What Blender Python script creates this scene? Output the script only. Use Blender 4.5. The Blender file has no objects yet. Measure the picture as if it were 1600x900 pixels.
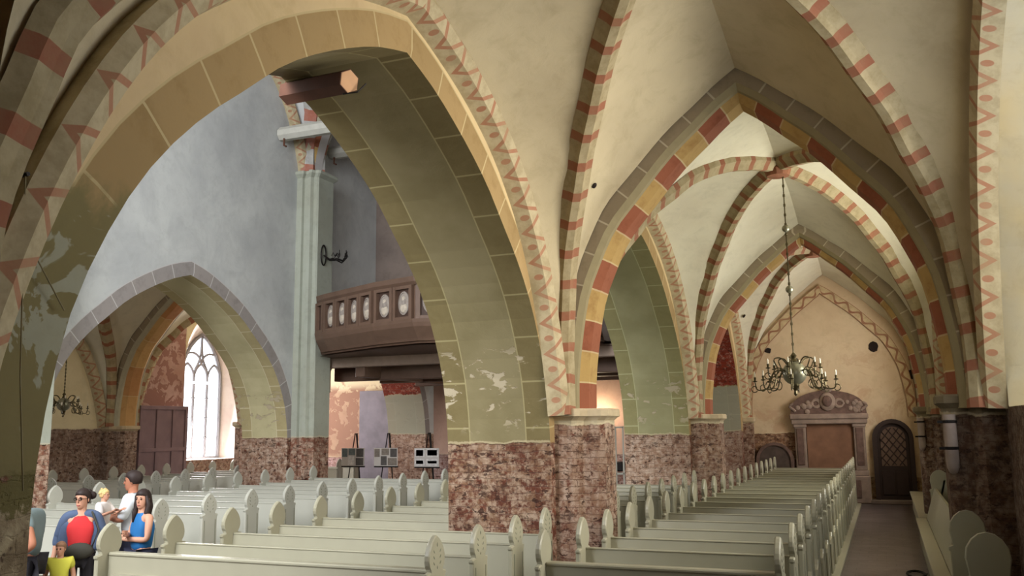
import bpy, math, random
from mathutils import Vector, Matrix
random.seed(7)
R = math.radians
SC = bpy.context.scene
# ------------------------------------------------------------------ camera
CAM_H = 2.35
cd = bpy.data.cameras.new('camera'); cam = bpy.data.objects.new('camera', cd); SC.collection.objects.link(cam)
cd.sensor_width = 36; cd.lens = 1400 / 1600 * 36; cd.clip_end = 300
cam.matrix_world = Matrix.Translation((0, 0, CAM_H)) @ (Matrix.Rotation(R(22.3), 4, 'Z') @ Matrix.Rotation(R(98.8), 4, 'X') @ Matrix.Rotation(R(-0.7), 4, 'Z'))
SC.camera = cam
# ------------------------------------------------------------------ world, exposure
SC.view_settings.view_transform = 'Standard'; SC.view_settings.look = 'None'
SC.view_settings.exposure = 0.0; SC.view_settings.gamma = 1.0; SC.view_settings.use_curve_mapping = False
w = bpy.data.worlds.new('sky'); SC.world = w; w.use_nodes = True
wb = w.node_tree.nodes['Background']; wb.inputs[0].default_value = (0.86, 0.92, 1.0, 1); wb.inputs[1].default_value = 4.5
# ------------------------------------------------------------------ lights: daylight through the windows, plus lamps and added fills
def area(name, loc, target, sx, sy, power, color, spread=180):
    l = bpy.data.lights.new(name, 'AREA'); l.shape = 'RECTANGLE'; l.size = sx; l.size_y = sy; l.energy = power; l.color = color; l.spread = R(spread)
    o = bpy.data.objects.new(name, l); SC.collection.objects.link(o); o.location = loc
    o.rotation_euler = (Vector(target) - Vector(loc)).to_track_quat('-Z', 'Y').to_euler()
    return o
WARM = (1.0, 0.92, 0.78); COOL = (0.93, 0.95, 1.0); SOFT = (1.0, 0.93, 0.80)
area('daylight_south_window_near', (2.05, 9.0, 4.1), (-4, 9.3, 3.5), 2.8, 2.8, 170, WARM, 100)
area('daylight_south_window_middle', (1.95, 16.3, 3.9), (-4, 16.3, 4.2), 2.6, 2.6, 270, (1.0, 0.97, 0.84))
area('daylight_south_window_far', (1.95, 25.2, 3.9), (-4, 25.2, 3.8), 2.4, 2.6, 230, (1.0, 0.92, 0.84))
area('daylight_north_window', (-22.55, 25.7, 3.4), (-14, 24.4, 2.5), 1.7, 3.4, 650, (1.0, 0.94, 0.96))
area('fill_north_aisle_middle', (-21.5, 12.6, 4.0), (-16, 16.5, 2.5), 2.0, 3.0, 640, (1.0, 0.94, 0.9))  # added fill for the middle bay, the north wall has no window there
area('daylight_choir_windows', (-9.5, -1.6, 8.5), (-13.5, 18, 6.0), 7.5, 8.0, 5000, COOL)
area('fill_nave_upper', (-5.9, 10.0, 11.0), (-15, 15, 6.0), 6.0, 2.5, 350, COOL)  # added fill high in the nave, its side walls are windowless

# ------------------------------------------------------------------ helpers
def lin(r, g, b):
    f = lambda c: (c / 12.92 if c <= .04045 else ((c + .055) / 1.055) ** 2.4)
    return (f(r / 255), f(g / 255), f(b / 255), 1)

class G:
    """small node graph writer"""
    def __init__(s, name, rough=.8, spec=.3):
        s.m = bpy.data.materials.new(name); s.m.use_nodes = True; s.t = s.m.node_tree; s.b = s.t.nodes['Principled BSDF']
        s.b.inputs['Roughness'].default_value = rough; s.b.inputs['Specular IOR Level'].default_value = spec
    def N(s, typ, **kw):
        n = s.t.nodes.new(typ)
        for k, v in kw.items(): setattr(n, k, v)
        return n
    def L(s, a, b):
        if hasattr(a, 'node'): s.t.links.new(a, b)
        else: b.default_value = a
    def math(s, op, a, b=0.0, clamp=False):
        n = s.N('ShaderNodeMath', operation=op, use_clamp=clamp); s.L(a, n.inputs[0]); s.L(b, n.inputs[1]); return n.outputs[0]
    def mix(s, f, a, b, mode='MIX'):
        n = s.N('ShaderNodeMix', data_type='RGBA', blend_type=mode); s.L(f, n.inputs[0]); s.L(a, n.inputs[6]); s.L(b, n.inputs[7]); return n.outputs[2]
    def pos(s): return s.N('ShaderNodeNewGeometry').outputs['Position']
    def obj(s): return s.N('ShaderNodeTexCoord').outputs['Object']
    def uv(s): return s.sep(s.N('ShaderNodeTexCoord').outputs['UV'])
    def sep(s, v): n = s.N('ShaderNodeSeparateXYZ'); s.L(v, n.inputs[0]); return n.outputs
    def comb(s, x, y, z): n = s.N('ShaderNodeCombineXYZ'); s.L(x, n.inputs[0]); s.L(y, n.inputs[1]); s.L(z, n.inputs[2]); return n.outputs[0]
    def noise(s, vec, scale, detail=3, rough=.55, dist=0.0):
        n = s.N('ShaderNodeTexNoise'); s.L(vec, n.inputs['Vector']); n.inputs['Scale'].default_value = scale; n.inputs['Detail'].default_value = detail
        n.inputs['Roughness'].default_value = rough; n.inputs['Distortion'].default_value = dist; return n.outputs[0]
    def step(s, v, lo, hi, a=0.0, b=1.0):
        n = s.N('ShaderNodeMapRange', interpolation_type='SMOOTHSTEP'); s.L(v, n.inputs[0])
        for i, k in enumerate((lo, hi, a, b)): s.L(k, n.inputs[i + 1])
        return n.outputs[0]
    def bump(s, h, strength=.4, dist=.02):
        n = s.N('ShaderNodeBump'); s.L(h, n.inputs['Height']); n.inputs['Strength'].default_value = strength; n.inputs['Distance'].default_value = dist
        s.L(n.outputs[0], s.b.inputs['Normal'])
    def out(s, c): s.L(c, s.b.inputs['Base Color']); return s.m

def flat(name, c, rough=.7, var=.12, metal=0.0, scale=6, spec=.3):
    g = G(name, rough, spec); c = lin(*c); n = g.noise(g.obj(), scale, 3)
    g.b.inputs['Metallic'].default_value = metal
    d = tuple(x * (1 - var * 2) for x in c[:3]) + (1,)
    return g.out(g.mix(n, d, tuple(min(1, x * (1 + var)) for x in c[:3]) + (1,)))

def brick_col(g, p, white=.5, red=(118, 62, 44), wash=(198, 176, 156), dark=(58, 38, 30)):
    x, y, z = g.sep(p)[0:3]
    u = g.math('ADD', x, y)
    nz = g.noise(p, 2.2, 3); nf = g.noise(p, 9, 4, .65)
    v2 = g.comb(g.math('ADD', u, g.math('MULTIPLY', nf, .09)), g.math('ADD', z, g.math('MULTIPLY', g.math('ADD', nz, g.math('MULTIPLY', nf, .5)), .12)), 0.0)
    b = g.N('ShaderNodeTexBrick'); g.L(v2, b.inputs['Vector'])
    b.inputs['Scale'].default_value = 1; b.inputs['Brick Width'].default_value = .28; b.inputs['Row Height'].default_value = .092
    b.inputs['Mortar Size'].default_value = .007; b.inputs['Mortar Smooth'].default_value = 1.0; b.inputs['Bias'].default_value = -.2
    r = lin(*red); r2 = (r[0] * .55, r[1] * .6, r[2] * .65, 1)
    b.inputs['Color1'].default_value = r; b.inputs['Color2'].default_value = r2; b.inputs['Mortar'].default_value = lin(*[int(q * .45 + 60) for q in red])
    c = g.mix(g.step(nz, .3, .7, .15, .6), b.outputs[0], g.mix(nf, r, r2))
    nw = g.noise(p, 7.5, 7, .78, .15)
    c = g.mix(g.step(nw, .56 - white * .25, .70 - white * .25, 0.0, .9), c, g.mix(g.step(nf, .35, .65), lin(*wash), lin(wash[0] - 46, wash[1] - 54, wash[2] - 56)))
    mpg = g.N('ShaderNodeMapping'); g.L(p, mpg.inputs[0]); mpg.inputs['Scale'].default_value = (1, 1, 1.7)
    pit = g.math('MAXIMUM', g.step(g.noise(mpg.outputs[0], 7.5, 3, .6, .3), .60, .64), g.math('MULTIPLY', g.step(g.noise(mpg.outputs[0], 4.2, 6, .75, .2), .57, .62), .75))
    c = g.mix(g.math('MULTIPLY', b.outputs[1], g.step(nz, .35, .65, .35, .9)), c, lin(88, 62, 50))
    c = g.mix(g.math('MULTIPLY', pit, .85), c, lin(*dark))
    big = g.step(g.noise(p, 1.1, 3), .38, .62)
    c = g.mix(g.math('MULTIPLY', big, .35), c, r2)
    h = g.math('SUBTRACT', g.math('ADD', nw, g.math('MULTIPLY', nf, .6)), g.math('ADD', g.math('MULTIPLY', b.outputs[1], .5), pit))
    return c, h

def wall_mat(name, c1, c2, brick=2.12, white=.5, red=(118, 66, 48), wash=(196, 174, 154), patches=None, rag=.05, extra=None):
    g = G(name, .85, .2); p = g.pos(); z = g.sep(p)[2]
    n1 = g.noise(p, .55, 4, .6); n2 = g.noise(p, 3.0, 5, .7, .4)
    c = g.mix(g.step(n1, .35, .68), lin(*c1), lin(*c2))
    c = g.mix(g.math('MULTIPLY', g.step(n2, .45, .75), .30), c, lin(*[max(0, k - 45) for k in c1]))
    if 'nave' in name: c = g.mix(g.math('MULTIPLY', g.step(g.noise(p, .9, 6, .65, .8), .42, .7), .4), c, lin(166, 168, 168))
    h = g.math('MULTIPLY', n2, .35)
    if patches:      # flaked plaster: patches = (colour, z_lo, z_hi, amount)
        for pc, zl, zh, am in patches:
            band = g.math('MULTIPLY', g.step(z, zl - .25, zl), g.step(z, zh, zh + .35, 1.0, 0.0))
            m = g.math('MULTIPLY', g.step(g.noise(p, 2.6, 5, .62, .5), .62 - am * .3, .635 - am * .3), band)
            c = g.mix(m, c, lin(*pc)); h = g.math('SUBTRACT', h, g.math('MULTIPLY', m, .7))
    if extra: c = extra(g, p, c)
    if brick:
        bc, bh = brick_col(g, p, white, red, wash)
        zz = g.math('ADD', z, g.math('MULTIPLY', g.math('SUBTRACT', g.noise(p, 2.5, 5, .7), .5), rag * 3))
        rim = g.step(zz, brick + .03, brick + .05, 1.0, 0.0)
        c = g.mix(g.math('MULTIPLY', rim, .45), c, lin(204, 188, 156))
        m = g.step(zz, brick, brick + .015, 1.0, 0.0)
        c = g.mix(m, c, bc)
        h = g.math('ADD', g.math('MULTIPLY', g.math('SUBTRACT', 1.0, m), g.math('ADD', h, .9)), g.math('MULTIPLY', m, bh))
    if extra is olive: c = near_pier(g, p, c)
    g.bump(h, .55, .03)
    return g.out(c)

def vous_mat(name, cols, joint, L=.62, jw=.018, brick=2.12, vedge=None, white=.5, rag=.05, alt=False, wid=.34, red=(118, 66, 48), wash=(196, 174, 154)):
    """voussoir blocks counted along UV.u, joint lines in light mortar"""
    g = G(name, .85, .2); p = g.pos(); u, v = g.uv()[0:2]; z = g.sep(p)[2]
    q = g.math('DIVIDE', u, L); idx = g.math('FLOOR', q); fr = g.math('FRACT', q)
    if alt: t = g.math('MODULO', idx, 2.0); t = g.math('ABSOLUTE', t)
    else:
        wn = g.N('ShaderNodeTexWhiteNoise', noise_dimensions='1D'); g.L(idx, wn.inputs['W']); t = wn.outputs[0]
    c = g.mix(t, lin(*cols[0]), lin(*cols[1]))
    n2 = g.noise(p, 4, 4, .7)
    c = g.mix(g.math('MULTIPLY', g.step(n2, .45, .75), .35), c, lin(*[max(0, k - 40) for k in cols[0]]))
    j = g.math('MAXIMUM', g.step(fr, jw / L, jw * 1.3 / L, 1.0, 0.0), g.step(v, wid - .022, wid - .014) if vedge else 0.0)
    if vedge == 2: j = g.math('MAXIMUM', j, g.step(v, .012, .02, 1.0, 0.0))
    c = g.mix(g.math('MULTIPLY', j, .8), c, lin(*joint)); h = g.math('MULTIPLY', n2, .4)
    if name == 'voussoirs_tan': c = olive(g, p, c)
    if brick:
        bc, bh = brick_col(g, p, white, red, wash)
        zz = g.math('ADD', z, g.math('MULTIPLY', g.math('SUBTRACT', g.noise(p, 2.5, 5, .7), .5), rag * 3))
        m = g.step(zz, brick, brick + .015, 1.0, 0.0); c = g.mix(m, c, bc)
        h = g.math('ADD', g.math('MULTIPLY', g.math('SUBTRACT', 1.0, m), g.math('ADD', h, .9)), g.math('MULTIPLY', m, bh))
    if name == 'voussoirs_tan': c = near_pier(g, p, c)
    g.bump(h, .5, .025)
    return g.out(c)

def soffit_mat(name, mid, edge, line, W=1.5, white=.5, patch=(172, 160, 134), red=(118, 66, 48), wash=(196, 174, 154), rb=False):
    g = G(name, .85, .2); p = g.pos(); u, v = g.uv()[0:2]; z = g.sep(p)[2]
    n1 = g.noise(p, .8, 4, .6); n2 = g.noise(p, 4, 5, .7, .4)
    c = g.mix(g.step(n1, .35, .65), lin(*mid), lin(*[k - 14 for k in mid]))
    e = g.math('MINIMUM', v, g.math('SUBTRACT', W, v))
    fr = g.math('FRACT', g.math('DIVIDE', u, .62))
    ne = g.math('MULTIPLY', g.math('SUBTRACT', n2, .5), .02)
    em = g.step(g.math('ADD', e, ne), .33, .34, 1.0, 0.0)
    c = g.mix(em, c, g.mix(n2, lin(*edge), lin(*[max(0, k - 22) for k in edge])))
    jl = g.math('MULTIPLY', em, g.step(fr, .03, .045, 1.0, 0.0))
    ln = g.math('MULTIPLY', g.step(e, .325, .332), g.step(e, .343, .35, 1.0, 0.0))
    c = g.mix(g.math('MULTIPLY', g.math('MAXIMUM', jl, ln), .6), c, lin(*line)); h = g.math('MULTIPLY', n2, .4)
    band = g.math('MULTIPLY', g.step(z, 2.2, 2.6), g.step(z, 3.2, 3.5, 1.0, 0.0))
    zst = g.N('ShaderNodeMapping'); g.L(p, zst.inputs[0]); zst.inputs['Scale'].default_value = (1, 1, 1.9)
    nn = g.noise(zst.outputs[0], 3.0, 5, .6, .5)
    m = g.math('MULTIPLY', g.step(nn, .585, .60), band)
    c = g.mix(m, c, lin(*patch)); h = g.math('SUBTRACT', h, m)
    m2 = g.math('MULTIPLY', g.step(nn, .565, .585), g.math('SUBTRACT', band, m))
    c = g.mix(g.math('MULTIPLY', m2, .5), c, lin(150, 135, 105))
    if rb:
        bc2, bh2 = brick_col(g, p, .25, (140, 55, 35), (200, 160, 140))
        zb = g.math('ADD', z, g.math('MULTIPLY', g.math('SUBTRACT', n2, .5), .25))
        m = g.math('MULTIPLY', g.step(zb, 3.5, 3.53), g.step(zb, 5.1, 5.13, 1.0, 0.0)); c = g.mix(m, c, bc2)
        m3 = g.step(zb, 3.48, 3.5, 1.0, 0.0); c = g.mix(g.math('MULTIPLY', m3, .8), c, lin(150, 148, 130))
    bc, bh = brick_col(g, p, white, red, wash)
    zz = g.math('ADD', z, g.math('MULTIPLY', g.math('SUBTRACT', g.noise(p, 2.5, 5, .7), .5), .15))
    c = g.mix(g.step(zz, 2.15, 2.165, .45, 0.0), c, lin(198, 182, 148))
    m = g.step(zz, 2.12, 2.135, 1.0, 0.0); c = g.mix(m, c, bc)
    h = g.math('ADD', g.math('MULTIPLY', g.math('SUBTRACT', 1.0, m), g.math('ADD', h, .9)), g.math('MULTIPLY', m, bh))
    g.bump(h, .55, .03)
    return g.out(c)

def rib_mat(name, base, red, sp=.42, bw=.13):
    g = G(name, .85, .2); p = g.pos(); u, v = g.uv()[0:2]
    n = g.noise(p, 5, 4, .7)
    uu = g.math('ADD', u, g.math('MULTIPLY', g.math('ABSOLUTE', g.math('SUBTRACT', v, .25)), .10))
    fr = g.math('MULTIPLY', g.math('FRACT', g.math('DIVIDE', uu, sp)), sp)
    m = g.step(g.math('ADD', fr, g.math('MULTIPLY', n, .02)), bw, bw + .006, 1.0, 0.0)
    c = g.mix(g.step(n, .35, .7), lin(*base), lin(*[k - 22 for k in base]))
    c = g.mix(g.math('MULTIPLY', m, g.step(n, .75, .35, .7, .97)), c, lin(*red))
    g.bump(n, .3, .015); return g.out(c)

def rope_mat(name, base, red, sp=.42, kind='rope'):
    g = G(name, .85, .2); p = g.pos(); u, v = g.uv()[0:2]; n = g.noise(p, 5, 4, .7)
    fr = g.math('FRACT', g.math('DIVIDE', u, sp))
    vn = g.math('DIVIDE', v, .3)
    if kind == 'rope':
        tri = g.math('ADD', g.math('MULTIPLY', g.math('ABSOLUTE', g.math('SUBTRACT', fr, .5)), 1.5), .1)
        d = g.math('ABSOLUTE', g.math('SUBTRACT', vn, tri)); m = g.step(d, .085, .11, 1.0, 0.0)
        du = g.math('SUBTRACT', fr, .5); dv = g.math('MULTIPLY', g.math('SUBTRACT', vn, .72), .7)
        rr = g.math('SQRT', g.math('ADD', g.math('MULTIPLY', du, du), g.math('MULTIPLY', dv, dv)))
        m = g.math('MAXIMUM', m, g.step(rr, .085, .105, 1.0, 0.0))
    else:
        sn = g.math('ADD', .5, g.math('MULTIPLY', g.math('SINE', g.math('MULTIPLY', u, 6.283 / sp)), .3))
        d = g.math('ABSOLUTE', g.math('SUBTRACT', vn, sn)); m = g.step(d, .12, .16, 1.0, 0.0)
        m = g.math('MAXIMUM', m, g.math('MAXIMUM', g.step(vn, .93, .95), g.step(vn, .05, .07, 1.0, 0.0)))
    c = g.mix(g.step(n, .35, .7), lin(*base), lin(*[k - 22 for k in base]))
    c = g.mix(g.math('MULTIPLY', m, g.step(n, .8, .35, .5, .95)), c, lin(*red))
    g.bump(n, .3, .015); return g.out(c)

def olive(g, p, c):
    x, y, z = g.sep(p)[0:3]
    n = g.noise(p, 1.3, 5, .65, .5)
    zz = g.math('ADD', z, g.math('MULTIPLY', g.math('SUBTRACT', n, .5), .9)); yy = g.math('ADD', y, g.math('MULTIPLY', g.math('SUBTRACT', n, .5), .3))
    m = g.math('MULTIPLY', g.step(zz, 3.55, 3.75, 1.0, 0.0), g.step(yy, 4.4, 4.6, 1.0, 0.0))
    c = g.mix(m, c, g.mix(n, lin(128, 118, 80), lin(108, 98, 64)))
    pt = g.noise(p, 1.5, 5, .6, .9)
    m2 = g.math('MULTIPLY', g.math('MULTIPLY', g.step(pt, .55, .57), m), g.step(z, 2.3, 2.5))
    c = g.mix(m2, c, g.mix(g.noise(p, 6, 3), lin(156, 156, 136), lin(136, 132, 110)))
    return c
def near_pier(g, p, c):
    y, z = g.sep(p)[1:3]; n = g.noise(p, 3, 6, .7, .3)
    zz = g.math('ADD', z, g.math('MULTIPLY', g.math('SUBTRACT', n, .5), .7))
    m = g.math('MULTIPLY', g.step(y, 4.6, 4.8, 1.0, 0.0), g.step(zz, 2.15, 2.2, 1.0, 0.0))
    st = g.mix(g.step(n, .4, .62), lin(172, 158, 128), lin(124, 108, 84))
    st = g.mix(g.step(g.noise(p, 12, 4, .6), .58, .66), st, lin(84, 70, 56))
    return g.mix(m, c, g.mix(g.step(zz, 1.95, 1.98), st, lin(104, 96, 60)))
class MB:
    def __init__(s, mir=False): s.v = []; s.f = []; s.m = []; s.uv = []; s.mats = []; s.mir = mir; s.smooth = False
    def mi(s, mat):
        if mat not in s.mats: s.mats.append(mat)
        return s.mats.index(mat)
    def vert(s, p):
        s.v.append((-20.6 - p[0], p[1], p[2]) if s.mir else tuple(p)); return len(s.v) - 1
    def face(s, pts, mat=None, uvs=None):
        s.f.append([s.vert(p) for p in pts]); s.m.append(s.mi(mat)); s.uv.append(uvs or [(0, 0)] * len(pts))
    def box(s, a, b, mat=None, bev=0):
        (x0, y0, z0), (x1, y1, z1) = a, b
        if bev:
            q = bev; P = lambda x, y, z: (x, y, z)
            ring = lambda z, d: [(x0 + d, y0 + q, z), (x0 + q, y0 + d, z), (x1 - q, y0 + d, z), (x1 - d, y0 + q, z), (x1 - d, y1 - q, z), (x1 - q, y1 - d, z), (x0 + q, y1 - d, z), (x0 + d, y1 - q, z)]
            rings = [ring(z0, q * .9), ring(z0 + q, 0), ring(z1 - q, 0), ring(z1, q * .9)]
            s.loft(rings, mat, cap=True); return
        c = [(x0, y0, z0), (x1, y0, z0), (x1, y1, z0), (x0, y1, z0), (x0, y0, z1), (x1, y0, z1), (x1, y1, z1), (x0, y1, z1)]
        for q in ((0, 3, 2, 1), (4, 5, 6, 7), (0, 1, 5, 4), (1, 2, 6, 5), (2, 3, 7, 6), (3, 0, 4, 7)): s.face([c[i] for i in q], mat)
    def loft(s, rings, mat=None, cap=False, closed=True, uv=False):
        idx = [[s.vert(p) for p in r] for r in rings]; n = len(rings[0]); k = s.mi(mat)
        for a in range(len(idx) - 1):
            for i in range(n if closed else n - 1):
                j = (i + 1) % n; s.f.append([idx[a][i], idx[a][j], idx[a + 1][j], idx[a + 1][i]]); s.m.append(k); s.uv.append([(0, 0)] * 4)
        if cap:
            s.f.append(idx[0][::-1]); s.m.append(k); s.uv.append([(0, 0)] * n); s.f.append(idx[-1]); s.m.append(k); s.uv.append([(0, 0)] * n)
    def prism(s, poly, fn, mat=None):
        """poly 2D extruded between fn(p,0) and fn(p,1)"""
        s.loft([[fn(p, 0) for p in poly], [fn(p, 1) for p in poly]], mat, cap=True)
    def tube(s, pts, r, mat=None, n=8, rad=None):
        pts = [Vector(p) for p in pts]; rings = []; up = Vector((0.13, .21, 1)).normalized()
        for i, p in enumerate(pts):
            t = (pts[min(i + 1, len(pts) - 1)] - pts[max(i - 1, 0)]).normalized()
            a = t.cross(up)
            if a.length < .05: a = t.cross(Vector((1, 0, 0)))
            a.normalize(); b = t.cross(a); rr = rad[i] if rad else r
            rings.append([tuple(p + (a * math.cos(k * 2 * math.pi / n) + b * math.sin(k * 2 * math.pi / n)) * rr) for k in range(n)])
        s.loft(rings, mat, cap=True)
    def lathe(s, prof, c=(0, 0, 0), mat=None, n=16, sx=1, sy=1):
        s.loft([[(c[0] + r * sx * math.cos(k * 2 * math.pi / n), c[1] + r * sy * math.sin(k * 2 * math.pi / n), c[2] + z) for k in range(n)] for r, z in prof], mat, cap=True)
    def ball(s, c, r, mat=None, n=12, sx=1, sy=1, sz=1):
        k = n // 2 + 1; s.lathe([(max(.001, r * math.sin(math.pi * i / k)), -r * sz * math.cos(math.pi * i / k)) for i in range(k + 1)], c, mat, n, sx, sy)
    def build(s, name, mat=None, parent=None, kind=None, label=None, smooth=False, cat=None, group=None):
        me = bpy.data.meshes.new(name); me.from_pydata(s.v, [], s.f)
        ms = [m for m in s.mats]
        if ms == [None] or not ms: ms = [mat]
        for m in ms: me.materials.append(m or mat)
        me.polygons.foreach_set('material_index', s.m)
        ul = me.uv_layers.new(name='UVMap'); flatuv = [c for f in s.uv for q in f for c in q]; ul.data.foreach_set('uv', flatuv)
        if smooth or s.smooth: me.polygons.foreach_set('use_smooth', [True] * len(s.f))
        me.update()
        o = bpy.data.objects.new(name, me); SC.collection.objects.link(o)
        if parent: o.parent = parent
        tag(o, label, cat, group, kind); return o
def tag(o, label=None, cat=None, group=None, kind=None):
    if label: o['label'] = label
    if cat: o['category'] = cat
    if group: o['group'] = group
    if kind: o['kind'] = kind
def empty(name, loc, label=None, cat=None, group=None, rz=0):
    o = bpy.data.objects.new(name, None); SC.collection.objects.link(o); o.location = loc; o.rotation_euler = (0, 0, rz); o.empty_display_size = .1
    tag(o, label, cat, group); return o
def copy_tree(o, kids, parent=None):
    c = o.copy(); SC.collection.objects.link(c); c.parent = parent
    for k in kids.get(o.name, []): copy_tree(k, kids, c)
    return c
def kidmap():
    d = {}
    for o in bpy.data.objects:
        if o.parent: d.setdefault(o.parent.name, []).append(o)
    return d

def spline(pts, n):
    """Catmull-Rom resample to n+1 points evenly by arc length"""
    P = [pts[0]] + list(pts) + [pts[-1]]; out = []
    for i in range(1, len(P) - 2):
        for k in range(12):
            t = k / 12; a, b, c, d = P[i - 1], P[i], P[i + 1], P[i + 2]
            out.append(tuple(.5 * ((2 * b[j]) + (-a[j] + c[j]) * t + (2 * a[j] - 5 * b[j] + 4 * c[j] - d[j]) * t * t + (-a[j] + 3 * b[j] - 3 * c[j] + d[j]) * t ** 3) for j in range(len(b))))
    out.append(tuple(pts[-1]))
    s = [0]
    for a, b in zip(out, out[1:]): s.append(s[-1] + math.dist(a, b))
    res = []; j = 0
    for k in range(n + 1):
        q = s[-1] * k / n
        while j < len(s) - 2 and s[j + 1] < q: j += 1
        t = (q - s[j]) / max(1e-9, s[j + 1] - s[j]); res.append(tuple(out[j][m] + (out[j + 1][m] - out[j][m]) * t for m in range(len(out[0]))))
    return res

# ------------------------------------------------------------------ profiles (half arches, measured outward from the crown)
TP = [(2.2, 2.5), (2.19, 3.0), (2.13, 3.5), (2.03, 4.05), (1.87, 4.47), (1.64, 4.93), (1.3, 5.33), (.87, 5.82), (.5, 6.15), (.25, 6.38), (0, 6.57)]
WP = [(3.96, 2.5), (3.88, 2.9), (3.67, 3.56), (3.39, 4.2), (3.07, 4.73), (2.65, 5.22), (2.06, 5.7), (1.34, 6.08), (.55, 6.36), (0, 6.5)]
AP = [(3.92, 1.9), (3.88, 2.4), (3.75, 3.0), (3.5, 3.55), (3.2, 4.0), (2.8, 4.42), (2.36, 4.78), (1.9, 5.15), (1.3, 5.5), (.6, 5.82), (0, 6.0)]
DP = [(1, 2.5), (1, 3.3), (.965, 4.0), (.935, 4.45), (.86, 4.93), (.78, 5.3), (.71, 5.65), (.6, 6.0), (.51, 6.3), (.4, 6.53), (.28, 6.72), (.17, 6.83), (0, 6.93)]

# ------------------------------------------------------------------ materials
M_aisle_face = wall_mat('plaster_arcade_warm', (206, 184, 140), (190, 166, 128), patches=[((176, 160, 128), 2.1, 3.2, .25)], extra=olive)
M_nave_face = wall_mat('plaster_nave_cool', (204, 206, 202), (188, 190, 188), white=.85, red=(136, 84, 68))
M_north = wall_mat('plaster_north_aisle', (216, 206, 176), (204, 188, 160), white=.95, red=(150, 108, 88), wash=(196, 168, 148), brick=2.4)
M_north_pink = wall_mat('plaster_north_bare_pink', (190, 160, 148), (168, 128, 112), white=.75, red=(150, 100, 84), brick=1.35, patches=[((150, 110, 98), 1.4, 5.5, .45)])
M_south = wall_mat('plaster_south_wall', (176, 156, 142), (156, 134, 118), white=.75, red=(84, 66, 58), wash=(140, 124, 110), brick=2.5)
M_reveal = wall_mat('plaster_window_reveal', (226, 206, 152), (214, 206, 180), brick=None)
M_vault = wall_mat('plaster_vault', (192, 178, 146), (178, 164, 134), brick=None)
M_vault_n = wall_mat('plaster_vault_light', (214, 208, 184), (204, 196, 172), brick=None)
M_pier_front = soffit_mat('plaster_arch_reveal_olive', (132, 122, 90), (124, 112, 78), (166, 156, 114), white=.62, red=(100, 56, 40), wash=(170, 148, 126))
M_pier_green = soffit_mat('plaster_arch_reveal_green', (156, 152, 116), (148, 142, 102), (186, 184, 144), white=1.0)
M_pier_redbrick = soffit_mat('plaster_arch_reveal_red_brick', (158, 156, 116), (150, 140, 100), (200, 196, 150), white=.85, rb=True)
M_soff_n = soffit_mat('plaster_arch_reveal_north', (186, 178, 140), (176, 164, 124), (214, 206, 176), white=.8)
M_pier_nr = soffit_mat('plaster_arch_reveal_north_brick', (170, 164, 134), (176, 164, 134), (200, 196, 170), white=1.0, rb=True)
M_vous_s = vous_mat('voussoirs_tan', ((164, 138, 96), (150, 126, 86)), (190, 172, 130), vedge=1)
M_vous_n = vous_mat('voussoirs_grey', ((150, 144, 140), (160, 152, 146)), (206, 202, 198), vedge=1)
M_vous_grey = vous_mat('voussoirs_outer_grey_brown', ((146, 132, 108), (134, 120, 98)), (186, 174, 150), L=.42, brick=None)
M_vous_ry = vous_mat('voussoirs_red_ochre', ((140, 84, 60), (170, 140, 86)), (190, 170, 130), L=.42, brick=None, alt=True)
M_chamfer = flat('plaster_chamfer_green', (142, 130, 98), .85, .1)
M_chamfer_n = flat('plaster_chamfer_north', (170, 164, 140), .85, .1)
M_rib = rib_mat('rib_banded', (164, 150, 118), (140, 88, 66))
M_rope = rope_mat('rib_rope_pattern', (182, 168, 136), (160, 112, 86))
M_leaf = rope_mat('wall_arch_wavy_pattern', (196, 176, 140), (138, 92, 70), sp=.5, kind='wave')
M_pil = wall_mat('pilaster_grey_green', (168, 172, 158), (160, 162, 146), white=.6, red=(140, 90, 70))
M_cap = flat('impost_stone', (190, 172, 140), .85, .15)
M_resp = wall_mat('respond_brick', (170, 158, 130), (150, 138, 112), brick=2.36, white=.8, red=(110, 64, 48), wash=(184, 162, 142), rag=.06)
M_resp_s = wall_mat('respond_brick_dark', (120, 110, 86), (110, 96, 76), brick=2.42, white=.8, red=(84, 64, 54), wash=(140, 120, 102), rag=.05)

# ------------------------------------------------------------------ large structure
def arch_pts(prof, centre, n=22, sy=1.0, zs=1.0, z0=2.5):
    h = spline(prof, n); h = [(d * sy, z0 + (z - z0) * zs) for d, z in h]
    return [(centre - d, z) for d, z in h] + [(centre + d, z) for d, z in h[-2::-1]]

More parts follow.
